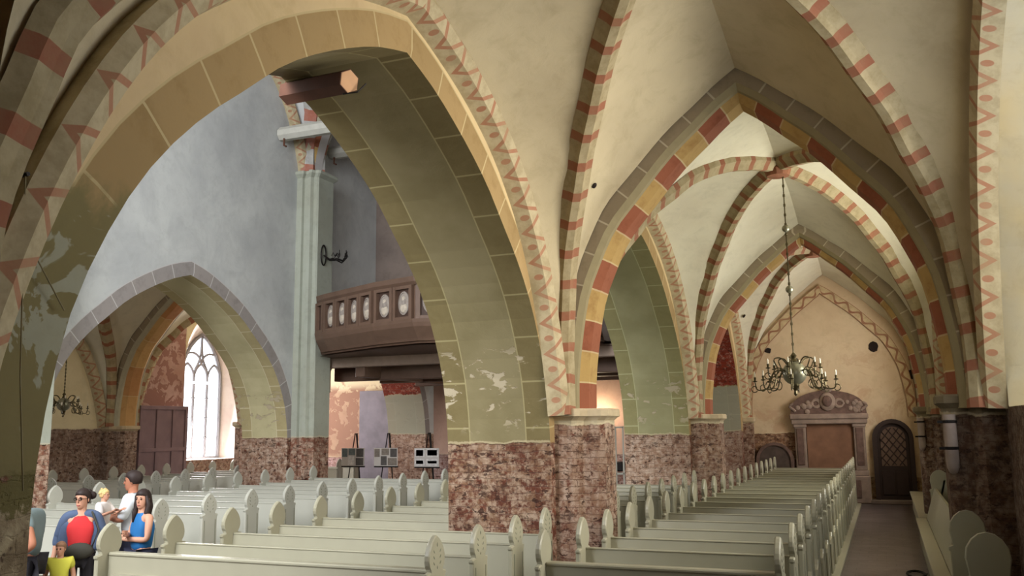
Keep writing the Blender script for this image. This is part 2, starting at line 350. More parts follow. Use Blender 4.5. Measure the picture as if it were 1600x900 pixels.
def arcade_wall(name, mir, bays, xa, xn, y0, y1, ztop_a, ztop_n, mats):
    """arcade wall between aisle (xa) and nave (xn); bays = [(centre, sy, soffit_mat)]"""
    mb = MB(mir); B = .34
    for xf, mf, mv, zt in ((xa, mats['aisle'], mats['va'], ztop_a), (xn, mats['nave'], mats['vn'], ztop_n)):
        prev = y0
        for c, sy, sm in bays:
            pts = arch_pts(AP, c, 22, sy); h = 3.92 * sy
            pts = [(c - h, 0)] + pts + [(c + h, 0)]
            # outward offset for the voussoir band
            outr = []
            for i, p in enumerate(pts):
                a = pts[max(i - 1, 0)]; b = pts[min(i + 1, len(pts) - 1)]; tx, tz = b[0] - a[0], b[1] - a[1]; L = math.hypot(tx, tz)
                outr.append((p[0] - tz / L * B, p[1] + tx / L * B))
            outr[0] = (c - h - B, 0); outr[-1] = (c + h + B, 0)
            mb.face([(xf, prev, 0), (xf, outr[0][0], 0), (xf, outr[0][0], zt), (xf, prev, zt)], mf)
            u = 0
            for i in range(len(pts) - 1):
                d = math.dist(pts[i], pts[i + 1])
                mb.face([(xf, *pts[i]), (xf, *pts[i + 1]), (xf, *outr[i + 1]), (xf, *outr[i])], mv, [(u, 0), (u + d, 0), (u + d, B), (u, B)])
                u += d
                mb.face([(xf, *outr[i]), (xf, *outr[i + 1]), (xf, outr[i + 1][0], zt), (xf, outr[i][0], zt)], mf)
            prev = outr[-1][0]
        mb.face([(xf, prev, 0), (xf, y1, 0), (xf, y1, zt), (xf, prev, zt)], mf)
    for c, sy, sm in bays:
        pts = arch_pts(AP, c, 22, sy); h = 3.92 * sy; pts = [(c - h, 0)] + pts + [(c + h, 0)]; u = 0; W = abs(xa - xn)
        for i in range(len(pts) - 1):
            d = math.dist(pts[i], pts[i + 1])
            mb.face([(xa, *pts[i]), (xa, *pts[i + 1]), (xn, *pts[i + 1]), (xn, *pts[i])], sm, [(u, 0), (u + d, 0), (u + d, W), (u, W)]); u += d
    mb.face([(xa, y0, 0), (xn, y0, 0), (xn, y0, ztop_a), (xa, y0, ztop_a)], mats['aisle'])
    return mb.build(name, kind='structure')
S3 = .84
arcade_wall('wall_arcade_south', False, [(7.35, 1, M_pier_front), (16.5, 1, M_pier_green), (25.1, S3, M_pier_redbrick)], -4.1, -5.6, 1.0, 29.0, 8.2, 14.6,
            dict(aisle=M_aisle_face, nave=M_nave_face, va=M_vous_s, vn=M_vous_s))
arcade_wall('wall_arcade_north', True, [(7.35, 1, M_soff_n), (16.5, 1, M_soff_n), (25.1, S3, M_pier_nr)], -4.1, -5.6, 1.0, 29.0, 8.2, 14.6,
            dict(aisle=M_north, nave=M_nave_face, va=M_vous_n, vn=M_vous_n))

def outer_wall(name, mir, x0, x1, ya, yb, zt, wins, m, mrev, zones=()):
    """outer wall with pointed window embrasures; wins = [(centre, half, sill, spring, apex, splay)]; zones = [(y_from, y_to, mat)]"""
    mb = MB(mir); prev = ya
    def wallstrip(y0, y1, z0, z1):
        cuts = sorted({y0, y1, *[z for z in [q for zz in zones for q in zz[:2]] if y0 < z < y1]})
        for a, b in zip(cuts, cuts[1:]):
            mm = m
            for za, zb, mz in zones:
                if za - .001 <= a and b <= zb + .001: mm = mz
            mb.face([(x0, a, z0), (x0, b, z0), (x0, b, z1), (x0, a, z1)], mm)
    for c, h, sill, spring, apex, spl in wins:
        prof = spline([(h, sill), (h, spring), (h * .93, spring + (apex - spring) * .35), (h * .68, spring + (apex - spring) * .65), (h * .35, spring + (apex - spring) * .87), (0, apex)], 14)
        pts = [(c - d, z) for d, z in prof] + [(c + d, z) for d, z in prof[-2::-1]]
        wallstrip(prev, c - h, 0, zt)
        wallstrip(c - h, c + h, 0, sill)
        inner = [(c + (y - c) * spl, sill + (z - sill) * (.5 + spl * .5)) for y, z in pts]
        for i in range(len(pts) - 1):
            a, b = pts[i], pts[i + 1]
            mb.face([(x0, *a), (x0, *b), (x0, b[0], zt), (x0, a[0], zt)], m)
            mb.face([(x0, *a), (x0, *b), (x1, *inner[i + 1]), (x1, *inner[i])], mrev)
        mb.face([(x0, c - h, sill), (x0, c + h, sill), (x1, c + h * spl, sill), (x1, c - h * spl, sill)], mrev)
        prev = c + h
    wallstrip(prev, yb, 0, zt)
    # outer skin, with the same openings
    prev = ya; X = x1 + (.02 if not mir else .02)
    for c, h, sill, spring, apex, spl in wins:
        hh = h * spl; ap = sill + (apex - sill) * (.5 + spl * .5)
        for a, b, z0, z1 in ((prev, c - hh, 0, zt), (c - hh, c + hh, 0, sill), (c - hh, c + hh, ap, zt)):
            mb.face([(X, a, z0), (X, b, z0), (X, b, z1), (X, a, z1)], m)
        prof = spline([(h, sill), (h, spring), (h * .93, spring + (apex - spring) * .35), (h * .68, spring + (apex - spring) * .65), (h * .35, spring + (apex - spring) * .87), (0, apex)], 14)
        for sg in (-1, 1):
            q = [(c + sg * d * spl, sill + (z - sill) * (.5 + spl * .5)) for d, z in prof]
            for a, b in zip(q, q[1:]): mb.face([(X, *a), (X, *b), (X, b[0], ap), (X, a[0], ap)], m)
        prev = c + hh
    mb.face([(X, prev, 0), (X, yb, 0), (X, yb, zt), (X, prev, zt)], m)
    return mb.build(name, kind='structure')
M_ns = wall_mat('plaster_north_ledge', (224, 212, 176), (212, 198, 160), white=.8, red=(126, 98, 84), wash=(176, 156, 140), brick=2.42)
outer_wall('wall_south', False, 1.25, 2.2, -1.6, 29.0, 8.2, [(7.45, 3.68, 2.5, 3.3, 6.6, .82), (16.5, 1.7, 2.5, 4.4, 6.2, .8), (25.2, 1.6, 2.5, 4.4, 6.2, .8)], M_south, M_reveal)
M_rev_n = wall_mat('plaster_north_reveal', (236, 226, 216), (222, 206, 196), brick=None)
outer_wall('wall_north', True, 1.25, 2.2, -1.6, 29.0, 8.2, [(25.7, 1.75, 1.36, 4.6, 6.9, .6)], M_ns, M_rev_n, zones=[(21.6, 29.0, M_north_pink)])

# end walls
def xwall(name, xa, xb, y, z0, z1, m):
    mb = MB(); mb.box((xa, y, z0), (xb, y + .3, z1), m); return mb.build(name, kind='structure')
def endstain(g, p, c):
    x, y, z = g.sep(p)[0:3]
    n = g.noise(p, 1.6, 5, .7, .6)
    m = g.math('MULTIPLY', g.step(n, .5, .62), g.step(z, 3.6, 5.6, 1.0, 0.0))
    c = g.mix(g.math('MULTIPLY', m, .45), c, lin(176, 140, 112))
    n2 = g.step(g.noise(p, 5, 4, .6, .4), .70, .73)
    return g.mix(g.math('MULTIPLY', n2, .5), c, lin(140, 116, 92))
M_end = wall_mat('plaster_west_end', (208, 188, 156), (194, 170, 138), brick=2.04, white=.6, red=(120, 84, 64), wash=(180, 150, 122), extra=endstain)
M_endr = wall_mat('plaster_west_end_low', (208, 188, 156), (194, 170, 138), brick=.75, white=.9, red=(150, 116, 84), wash=(204, 180, 140), extra=endstain)
xwall('wall_west_south_aisle', -4.1, -2.6, 29.0, 0, 8.2, M_end); xwall('wall_west_south_aisle', -2.6, 2.2, 29.0, 0, 8.2, M_endr)
M_endn = wall_mat('plaster_west_north', (196, 168, 138), (178, 146, 122), brick=1.3, white=.85, red=(170, 110, 95), wash=(222, 196, 190), patches=[((220, 206, 172), 3.9, 7.5, .9), ((158, 122, 102), 1.5, 3.7, .5)])
xwall('wall_west_north_aisle', -22.8, -16.5, 29.0, 0, 8.2, M_endn)
M_pinkw = wall_mat('plaster_under_gallery', (214, 180, 160), (200, 164, 146), brick=1.4, white=.8, red=(150, 96, 80), wash=(214, 190, 180))
xwall('wall_west_nave', -16.5, -4.1, 29.0, 0, 4.5, M_pinkw)
M_tower = wall_mat('plaster_tower_brown', (136, 122, 112), (116, 104, 96), brick=None)
xwall('wall_tower', -15.0, -5.6, 24.9, 4.5, 14.6, M_tower)
xwall('wall_light_stop_south_aisle', -4.1, 2.2, -1.9, 0, 8.2, M_aisle_face)  # unseen wall, added to shut out light from behind the camera
xwall('wall_east_north_aisle', -22.8, -16.5, -1.9, 0, 8.2, M_north)
xwall('wall_east_nave', -16.5, -4.1, -2.2, 0, 14.6, M_nave_face)

# floor
g = G('floor_brick_pavers', .38, .5); p = g.pos()
b = g.N('ShaderNodeTexBrick'); g.L(p, b.inputs['Vector']); b.inputs['Scale'].default_value = 1; b.inputs['Brick Width'].default_value = .3; b.inputs['Row Height'].default_value = .3
b.inputs['Mortar Size'].default_value = .008; b.inputs['Color1'].default_value = lin(84, 74, 72); b.inputs['Color2'].default_value = lin(68, 58, 56); b.inputs['Mortar'].default_value = lin(46, 40, 38)
c = g.mix(g.step(g.noise(p, 1.3, 5, .7), .4, .7), b.outputs[0], lin(98, 88, 88)); g.bump(g.math('SUBTRACT', g.noise(p, 8, 3), b.outputs[1]), .3, .01); M_floor = g.out(c)
mb = MB(); mb.box((-22.8, -2.2, -.2), (2.2, 29.3, 0), M_floor); mb.build('floor', kind='structure')
# unseen opaque slabs, added to stop sky light leaking past the vaults
M_light_stop = flat('light_stop_slab', (120, 110, 96), .9)
for i, (xa, xb, z) in enumerate(((-4.1, 2.3, 8.2), (-22.9, -16.5, 8.2), (-16.5, -4.1, 14.6))):
    mb = MB(); mb.box((xa, -2.3, z), (xb, 29.4, z + .2), M_light_stop); mb.build('ceiling_light_stop', kind='structure')

# ------------------------------------------------------------------ vaults
def sweep(mb, pts, lat, prof, mats, u0=0.0):
    lat = Vector(lat).normalized(); P = [Vector(p) for p in pts]; rings = []; us = [u0]
    for a, b in zip(P, P[1:]): us.append(us[-1] + (b - a).length)
    for i, p in enumerate(P):
        t = (P[min(i + 1, len(P) - 1)] - P[max(i - 1, 0)]).normalized(); r = lat.cross(t).normalized()
        if r.z < -.001 : r = -r
        rings.append((p, r, t))
    # keep the radial direction consistent: away from the arch's centre line
    cen = sum(P, Vector()) / len(P); cen.z = min(q.z for q in P)
    out = []
    for (p, r, t) in rings:
        d = p - cen
        if r.dot(d) < 0: r = -r
        out.append([p + lat * l + r * q for l, q in prof])
    vs = [0]
    for a, b in zip(prof, prof[1:]): vs.append(vs[-1] + math.dist(a, b))
    for i in range(len(out) - 1):
        for k in range(len(prof) - 1):
            mb.face([out[i][k], out[i + 1][k], out[i + 1][k + 1], out[i][k + 1]], mats[k], [(us[i], vs[k]), (us[i + 1], vs[k]), (us[i + 1], vs[k + 1]), (us[i], vs[k + 1])])

TRI = [(-.46, .44), (-.46, .17), (-.38, .10), (-.31, .09), (-.18, 0), (.18, 0), (.31, .09), (.38, .10), (.46, .17), (.46, .44)]
M_vous_och = vous_mat('voussoirs_ochre_orange', ((176, 128, 84), (190, 158, 104)), (196, 174, 134), L=.9, brick=None)
def tri_m(n=False):
    if n: return [M_vous_grey, M_chamfer_n, M_chamfer_n, M_vous_och, M_vous_och, M_vous_och, M_chamfer_n, M_chamfer_n, M_vous_grey]
    c = M_chamfer_n if n else M_chamfer
    return [M_vous_grey, M_vous_grey if False else c, c, M_vous_ry, M_vous_ry, M_vous_ry, c, c, M_vous_grey]
def tarch(name, mir, y, xc=-1.5, sx=1.0, zs=1.0):
    pts = arch_pts(TP, xc, 22, sx, zs); mb = MB(mir)
    n = len(pts) // 2 + 1
    left = [(a, y, b) for a, b in pts[:n]]; right = [(a, y, b) for a, b in pts[:n - 2:-1]]
    for half in (left, right):
        # radial offset is exact at the crown: both halves share a vertical mitre there
        P = [Vector(q) for q in half]; us = [0]
        for a, b in zip(P, P[1:]): us.append(us[-1] + (b - a).length)
        cen = Vector((xc, y, 2.5)); rows = []
        for i, q in enumerate(P):
            t = (P[min(i + 1, len(P) - 1)] - P[max(i - 1, 0)]).normalized(); r = Vector((0, 1, 0)).cross(t)
            if r.dot(q - cen) < 0: r = -r
            if i == len(P) - 1: r = Vector((0, 0, 1)) * 1.12
            rows.append([q + Vector((0, l, 0)) + r * k for l, k in TRI])
        m = tri_m(mir)
        vs = [0]
        for a, b in zip(TRI, TRI[1:]): vs.append(vs[-1] + math.dist(a, b))
        for i in range(len(rows) - 1):
            for k in range(len(TRI) - 1):
                mb.face([rows[i][k], rows[i + 1][k], rows[i + 1][k + 1], rows[i][k + 1]], m[k], [(us[i], vs[k]), (us[i + 1], vs[k]), (us[i + 1], vs[k + 1]), (us[i], vs[k + 1])])
    return mb.build(name, kind='structure')

RIBP = [(-.17, .16), (-.17, .05), (-.12, .0), (-.09, -.03), (-.05, -.09), (.05, -.09), (.09, -.03), (.12, .0), (.17, .05), (.17, .16)]
def diag_curve(cap, boss, dp=DP, n=28, zf=lambda z: z):
    out = []
    for s, z in spline(dp, n): out.append((boss[0] + (cap[0] - boss[0]) * s, boss[1] + (cap[1] - boss[1]) * s, zf(z)))
    return out
def vault(mir, xl, xr, ya, yb, xc, yc, ceil_mat, rib_m, rope_m, zf=lambda z: z, xw=(-4.1, 1.25), tz=(1.0, 1.0), num=0, tadd=.38, prof_y=None, thin=1.0, bays_w=(1, 1), ropes=(1, 1)):
    boss = (xc, yc)
    caps = [(xl, ya), (xr, ya), (xl, yb), (xr, yb)]
    n = 28
    # ribs
    for cx, cy in caps:
        pts = diag_curve((cx, cy), boss, zf=zf); mb = MB(mir)
        d = Vector((cx - xc, cy - yc, 0)); lat = Vector((-d.y, d.x, 0)).normalized()
        P = [Vector(q) for q in pts]; us = [0]
        for a, b in zip(P, P[1:]): us.append(us[-1] + (b - a).length)
        rows = []
        for i, q in enumerate(P):
            t = (P[min(i + 1, len(P) - 1)] - P[max(i - 1, 0)]).normalized(); r = lat.cross(t)
            if r.dot(q - Vector((xc, yc, zf(2.5)))) < 0: r = -r
            if i == len(P) - 1: r = Vector((0, 0, 1))
            rows.append([q + lat * l * thin + r * (k + .05) * thin for l, k in RIBP])
        vs = [0]
        for a, b in zip(RIBP, RIBP[1:]): vs.append(vs[-1] + math.dist(a, b))
        for i in range(len(rows) - 1):
            for k in range(len(RIBP) - 1):
                mb.face([rows[i][k], rows[i + 1][k], rows[i + 1][k + 1], rows[i][k + 1]], rib_m, [(us[i], vs[k]), (us[i + 1], vs[k]), (us[i + 1], vs[k + 1]), (us[i], vs[k + 1])])
        mb.build('trim_rib', kind='structure')
    # wall ribs along both long walls
    wps = spline(WP, n)
    def wallcurve(x, y_end):
        h = abs(y_end - yc); sg = 1 if y_end > yc else -1
        return [(x, yc + sg * d / 3.96 * h, zf(z)) for d, z in wps]
    def trcurve(y, x_end):
        h = abs(x_end - xc); sg = 1 if x_end > xc else -1
        return [(xc + sg * d / 2.2 * h, y, zf(2.5 + (z - 2.5) * tz[0 if y < yc else 1]) + tadd * min(1, (k / 8))) for k, (d, z) in enumerate(spline(TP, n))]
    RO = [(-.0, .16), (.2, .15), (.25, .05), (.19, -.07), (0, -.12)]
    for si, (x, sgx) in enumerate(((xw[0], 1), (xw[1], -1))):
        if not ropes[si]: continue
        mb = MB(mir)
        for y_end in (ya, yb):
            P = [Vector(q) for q in wallcurve(x, y_end)]; us = [0]
            for a, b in zip(P, P[1:]): us.append(us[-1] + (b - a).length)
            rows = []
            for i, q in enumerate(P):
                t = (P[min(i + 1, len(P) - 1)] - P[max(i - 1, 0)]).normalized(); r = Vector((1, 0, 0)).cross(t)
                if r.dot(q - Vector((x, yc, zf(2.5)))) < 0: r = -r
                if i == len(P) - 1: r = Vector((0, 0, 1))
                rows.append([q + Vector((sgx * l, 0, 0)) + r * k for l, k in RO])
            vs = [0]
            for a, b in zip(RO, RO[1:]): vs.append(vs[-1] + math.dist(a, b))
            vs = [(q - vs[1]) / (vs[-1] - vs[1]) * .3 for q in vs]
            for i in range(len(rows) - 1):
                for k in range(len(RO) - 1):
                    mb.face([rows[i][k], rows[i + 1][k], rows[i + 1][k + 1], rows[i][k + 1]], rope_m, [(us[i], vs[k]), (us[i + 1], vs[k]), (us[i + 1], vs[k + 1]), (us[i], vs[k + 1])])
        mb.build('trim_rope_rib', kind='structure')
    # webs
    mb = MB(mir); mb.smooth = True
    for cx, cy in caps:
        D = [Vector((a, b, c + .10)) for a, b, c in diag_curve((cx, cy), boss, zf=zf)]
        for wi, W in enumerate((wallcurve(xw[0] if cx < xc else xw[1], cy), trcurve(cy + (.12 if cy > yc else -.12), cx))):
            W = [Vector(q) + Vector((0, 0, 0 if wi else .11)) for q in W]; m = 8; grid = []
            for i in range(n + 1):
                row = []
                for k in range(m + 1):
                    f = k / m; q = W[i].lerp(D[i], f); q.z += .16 * math.sin(math.pi * f) * (i / n) ** 1.2
                    row.append(mb.vert(q))
                grid.append(row)
            kk = mb.mi(ceil_mat)
            for i in range(n):
                for k in range(m): mb.f.append([grid[i][k], grid[i + 1][k], grid[i + 1][k + 1], grid[i][k + 1]]); mb.m.append(kk); mb.uv.append([(0, 0)] * 4)
    mb.build('ceiling_vault', kind='structure')
    mb = MB(mir); mb.lathe([(.02, -.16), (.2, -.13), (.24, -.02), (.2, .1)], (xc, yc, zf(6.93)), rib_m, 12); mb.build('trim_boss', kind='structure')

for mir in (False, True):
    cm = M_vault_n if mir else M_vault
    vault(mir, -3.9, .95, 2.95, 11.3, -1.5, 7.35, cm, M_rib, M_rope)
    vault(mir, -3.9, .95, 12.5, 20.5, -1.5, 16.5, M_vault_n, M_rib, M_rope, tz=(1.0, .955))
    vault(mir, -3.9, .95, 21.7, 28.85, -1.5, 25.2, M_vault_n, M_rib, M_rope, tz=(.955, .985))
    tarch('trim_1', mir, 11.9, zs=1.0); tarch('trim_2', mir, 21.1, zs=.955); tarch('trim_3', mir, 2.0)
    # vault strip behind (bay 0 hidden): flat closing web
    mb = MB(mir); mb.box((-4.1, -1.7, 6.9), (1.25, 3.2, 7.1), cm); mb.build('ceiling_east', kind='structure')
# wavy painted arch on the west end wall
mb = MB(); pts = arch_pts(TP, -1.6, 24, 2.42 / 2.2, .985); n = len(pts); u = 0; rows = []
for i, p_ in enumerate(pts):
    a = pts[max(i - 1, 0)]; b_ = pts[min(i + 1, n - 1)]; tx, tz = b_[0] - a[0], b_[1] - a[1]; L = math.hypot(tx, tz); nx, nz = -tz / L, tx / L
    if i == n // 2: nx, nz = 0, 1
    rows.append([(p_[0] + nx * k, 29.0 - d, p_[1] + nz * k) for k, d in ((.06, .0), (.06, .07), (-.2, .07), (-.2, .0))])
for i in range(n - 1):
    d = math.dist(pts[i], pts[i + 1])
    for k, (va, vb) in enumerate(((0, .02), (0.0, .3), (.28, .3))): mb.face([rows[i][k], rows[i + 1][k], rows[i + 1][k + 1], rows[i][k + 1]], M_leaf, [(u, va), (u + d, va), (u + d, vb), (u, vb)])
    u += d
mb.build('trim_4', kind='structure')
# nave vault (high, springs at 9.5)
zf = lambda z: 9.5 + (z - 2.5) * .95
M_rib_nave = rib_mat('rib_banded_grey', (180, 178, 172), (168, 104, 84), sp=.8, bw=.34)
for (ya, yb, yc) in ((3.1, 11.6, 7.35), (12.3, 20.75, 16.5), (21.4, 28.9, 25.2)):
    vault(False, -14.75, -5.85, ya, yb, -10.3, yc, M_nave_face, M_rib_nave, M_rope, zf=zf, xw=(-15.0, -5.6), tadd=.3, thin=2.2)
for k, y in enumerate((11.95, 21.08)):
    pts = arch_pts(TP, -10.3, 22, 4.35 / 2.2, 1.0); pts = [(a, zf(b)) for a, b in pts]
    mb = MB(); sweep(mb, [(a, y, b) for a, b in pts], (0, 1, 0), TRI, [M_rib_nave, M_chamfer_n, M_chamfer_n, M_vous_ry, M_vous_n, M_vous_ry, M_chamfer_n, M_chamfer_n, M_rib_nave]); mb.build('trim_%d' % (5 + k), kind='structure')
mb = MB(); mb.box((-15, -2.2, 13.6), (-5.6, 3.2, 13.8), M_nave_face); mb.build('ceiling_nave_east', kind='structure')

# ------------------------------------------------------------------ responds and imposts
def respond(mir, yc, side, mat, top=2.42, half=.52, wallx=None, dep=.62, front=.3):
    """clustered half pier against the wall at wallx; side=+1 projects to +x"""
    x0 = wallx; s = side
    plan = [(0, -half), (.24, -half), (.30, -half + .05), (.36, -half + .16), (dep - .08, -front - .02), (dep, -front + .05), (dep, front - .05), (dep - .08, front + .02), (.36, half - .16), (.30, half - .05), (.24, half), (0, half)]
    P = [(x0 + s * a, yc + b) for a, b in plan]
    mb = MB(mir)
    mb.prism(P, lambda q, t: (q[0], q[1], top * t), mat)
    mb.build('wall_respond', kind='structure')
    mb = MB(mir)
    def off(k): return [(x0 + s * (a + (k if a > 0 else 0)), yc + b * (1 + k / half)) for a, b in plan]
    mb.loft([[(*q, z) for q in off(k)] for k, z in ((0, top), (.03, top + .03), (.07, top + .06), (.07, top + .14), (.05, top + .16))], M_cap if not (side < 0 and not mir) else M_resp_s, cap=True)
    mb.build('trim_impost', kind='structure')
for mir in (False, True):
    for y in (2.2, 11.93, 21.1):
        respond(mir, y, 1, M_resp if not mir else M_north, wallx=-4.1, half=.5)
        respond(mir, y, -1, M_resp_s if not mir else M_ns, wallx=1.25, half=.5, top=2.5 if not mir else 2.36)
for x0, s in ((-4.1, 1), (1.25, -1)):
    mb = MB(); mb.box((min(x0, x0 + s * .3), 28.75, 0), (max(x0, x0 + s * .3), 29.0, 2.4), M_resp if s > 0 else M_resp_s); mb.build('wall_respond', kind='structure')
    mb = MB(); mb.box((min(x0, x0 + s * .36), 28.7, 2.4), (max(x0, x0 + s * .36), 29.0, 2.55), M_cap, .02); mb.build('trim_impost', kind='structure')
# nave pilaster on the north arcade
for y in (21.05, 11.95):
    mb = MB(); a = y - .38
    plan = [(-15, a - .1), (-14.82, a - .1), (-14.8, a - .02), (-14.66, a - .02), (-14.64, a - .1), (-14.54, a - .1), (-14.5, a), (-14.4, a), (-14.36, a + .04), (-14.36, y + .38), (-14.42, y + .44), (-15, y + .44)]
    mb.prism(plan, lambda q, t: (q[0], q[1], 9.4 * t), M_pil); mb.build('wall_pilaster', kind='structure')
    mb = MB(); mb.loft([[((q[0] if q[0] <= -15 else q[0] + k), y + (q[1] - y) * (1 + k / .5), z) for q in plan] for k, z in ((0, 9.4), (.05, 9.45), (.1, 9.5), (.1, 9.58), (.06, 9.6))], M_pil, cap=True); mb.build('trim_pilaster_cap', kind='structure')
    mb = MB(); mb.box((-6.0, y - .35, 9.4), (-5.6, y + .35, 9.6), M_pil, .03); mb.build('trim_pilaster_cap', kind='structure')
# ------------------------------------------------------------------ pews
M_pew = flat('pew_paint_pale_green', (154, 150, 128), .42, .05, scale=3, spec=.5)
M_pew_n = flat('pew_paint_pale_grey', (172, 171, 158), .42, .05, scale=3, spec=.5)
M_carve = flat('pew_carving_shadow_green', (128, 130, 112), .7)
M_iron = flat('black_iron', (38, 34, 32), .5, .1, .6)
M_seatwood = flat('pew_seat_dark', (70, 62, 52), .6)
def end_poly(n=1):
    half = [(.17, 1.0), (.185, 1.02), (.185, 1.045), (.115, 1.06), (.12, 1.085), (.145, 1.12), (.158, 1.165), (.156, 1.21), (.14, 1.255), (.112, 1.30), (.075, 1.34), (.035, 1.37), (0, 1.385)]
    right = [(.17, 0), (.17, .95)] + half; left = [(-y, z) for y, z in half[-2::-1]] + [(-.17, .95), (-.17, .62), (-.24, .56), (-.40, .52), (-.45, .46), (-.45, 0)]
    return right + left
def make_end(x, outer, mat, parent, carved=True):
    mb = MB(); poly = end_poly(); t = .055
    ins = lambda p, k: (p[0] * (1 - k), p[1] - (.012 if p[1] > 1.02 else 0) * (k > 0))
    xs = (x, x + .012, x + t - .012, x + t)
    mb.loft([[(xs[i], *ins(p, k)) for p in poly] for i, k in enumerate((.06, 0, 0, .06))], mat, cap=True)
    e = mb.build('end_panel', mat, parent)
    if carved:
        mb = MB(); xo = x - .004 if outer < 0 else x + t + .004
        def leaf(cy, cz, a, l, wd):
            d = (math.cos(a) * l, math.sin(a) * l); q = (-math.sin(a) * wd, math.cos(a) * wd)
            pts = [(cy - d[0], cz - d[1]), (cy + q[0], cz + q[1]), (cy + d[0], cz + d[1]), (cy - q[0], cz - q[1])]
            mb.loft([[(xo - outer * .008, *p) for p in pts], [(xo, *[c + (p[i] - c) * .5 for i, c in enumerate((cy, cz))]) for p in pts]], M_carve, cap=True)
        for k in range(3):
            for sg in (-1, 1): leaf(sg * .062, 1.13 + k * .055, R(90 - sg * 35), .028, .011)
        leaf(0, 1.30, R(90), .03, .013); leaf(0, 1.09, R(90), .02, .01)
        for sg in (-1, 1): mb.box((min(xo, xo - outer * .006), sg * .12 - .006, .08), (max(xo, xo - outer * .006), sg * .12 + .006, .96), M_carve)
        mb.build('carving', M_carve, e)
    return e
def make_pew(name, W, mat, desk=False, close=True):
    W0 = W + (0 if close else .055)
    root = empty(name, (0, 0, 0), cat='pew'); a, b = .055, W0 - .055
    mb = MB(); mb.loft([[(a, y, z) for y, z in P] for P in ([(-.03, .45), (.0, .45), (.05, 1.03), (.02, 1.03)],)] + [[(b, y, z) for y, z in [(-.03, .45), (.0, .45), (.05, 1.03), (.02, 1.03)]]], mat, cap=True)
    mb.box((a, -.02, .12), (b, .0, .45), mat)
    if desk:
        n = max(2, int(W / .75)); pw = (b - a) / n
        for k in range(n):
            x0 = a + k * pw + .07; x1 = a + (k + 1) * pw - .07
            for q in (((x0, -.055, .82), (x1, -.02, .845)), ((x0, -.055, .2), (x1, -.02, .225)), ((x0, -.055, .225), (x0 + .03, -.02, .82)), ((x1 - .03, -.055, .225), (x1, -.02, .82))): mb.box(*q, mat)
        mb.box((a, -.02, .12), (b, .01, 1.03), mat)
    mb.build('backrest', mat, root)
    mb = MB(); mb.box((a, -.035 if desk else .012, 1.03), (b, .085 if desk else .062, 1.07 if desk else 1.05), mat, .012 if desk else .007); mb.build('top_rail', mat, root)
    if not desk:
        mb = MB(); mb.box((a, -.44, .43), (b, -.03, .465), mat, .01); mb.build('seat', mat, root)
    make_end(0, -1, mat, root)
    if close: make_end(W - .055, 1, mat, root)
    return root
ORD = 'first second third fourth fifth sixth seventh eighth ninth tenth eleventh twelfth thirteenth fourteenth fifteenth sixteenth seventeenth eighteenth nineteenth twentieth'.split()
ROWS = [9.45 + 1.0 * (k > 0) * 0 + (0 if k == 0 else .95 + 1.02 * (k - 1)) for k in range(20)]
def pew_block(x0, x1, rows, mat, block, group, desk_y=None, narrow=lambda y: (0, 0)):
    protos = {}
    allr = ([(desk_y, True)] if desk_y else []) + [(y, False) for y in rows]
    for i, (y, dk) in enumerate(allr):
        da, db = narrow(y); W = round(x1 - db - x0 - da, 2); key = (W, dk)
        if key not in protos: protos[key] = make_pew('front_pew_desk' if dk else 'church_pew', W, mat, dk, db == 0); r = protos[key]
        else: r = copy_tree(protos[key], kidmap())
        r.location = (x0 + da, y, .06); r.scale = (1, 1, .955)
        if dk: tag(r, 'pale green panelled pew front before the %s' % block, 'pew front')
        else: tag(r, 'pale green pew, %s from the front in the %s' % (ORD[i - (1 if desk_y else 0)], block), 'pew', group)
RA = [y for y in ROWS if y < 28.2]
pew_block(-3.12, -.9, RA, M_pew, 'block beside the dark walkway', 'pews of the right side aisle block', 8.25)
pew_block(-7.8, -3.84, [8.45] + [y for y in ROWS if y < 20.2], M_pew, 'nave block left of the front pier', 'pews of the nave block beside the brick piers', 7.5,
          lambda y: (0, 1.82) if 10.9 < y < 12.9 else (0, 0))
pew_block(-14.3, -9.8, [y for y in ROWS if y < 21], M_pew_n, 'far nave block across the centre passage', 'pews of the far nave block')
pew_block(-20.3, -15.95 - .8, [y for y in ROWS if 13 < y < 27 ], M_pew_n, 'farthest block beneath the traceried window', 'pews of the far north aisle block')
for i, (a, b, y0, y1, nm) in enumerate(((-3.2, -.8, 8.0, 28.2, 'beside the dark walkway'), (-7.9, -5.7, 7.3, 20.4, 'left of the brick piers'), (-14.4, -9.7, 9.2, 20.6, 'across the centre passage'), (-20.4, -17.15, 13.1, 27.2, 'below the traceried window'))):
    mb = MB(); mb.box((a, y0 - .35, 0), (b, y1, .06), M_pew, .01); mb.build('pew_platform', M_pew, label='low painted plank platform under the pews, %s' % nm, cat='platform')

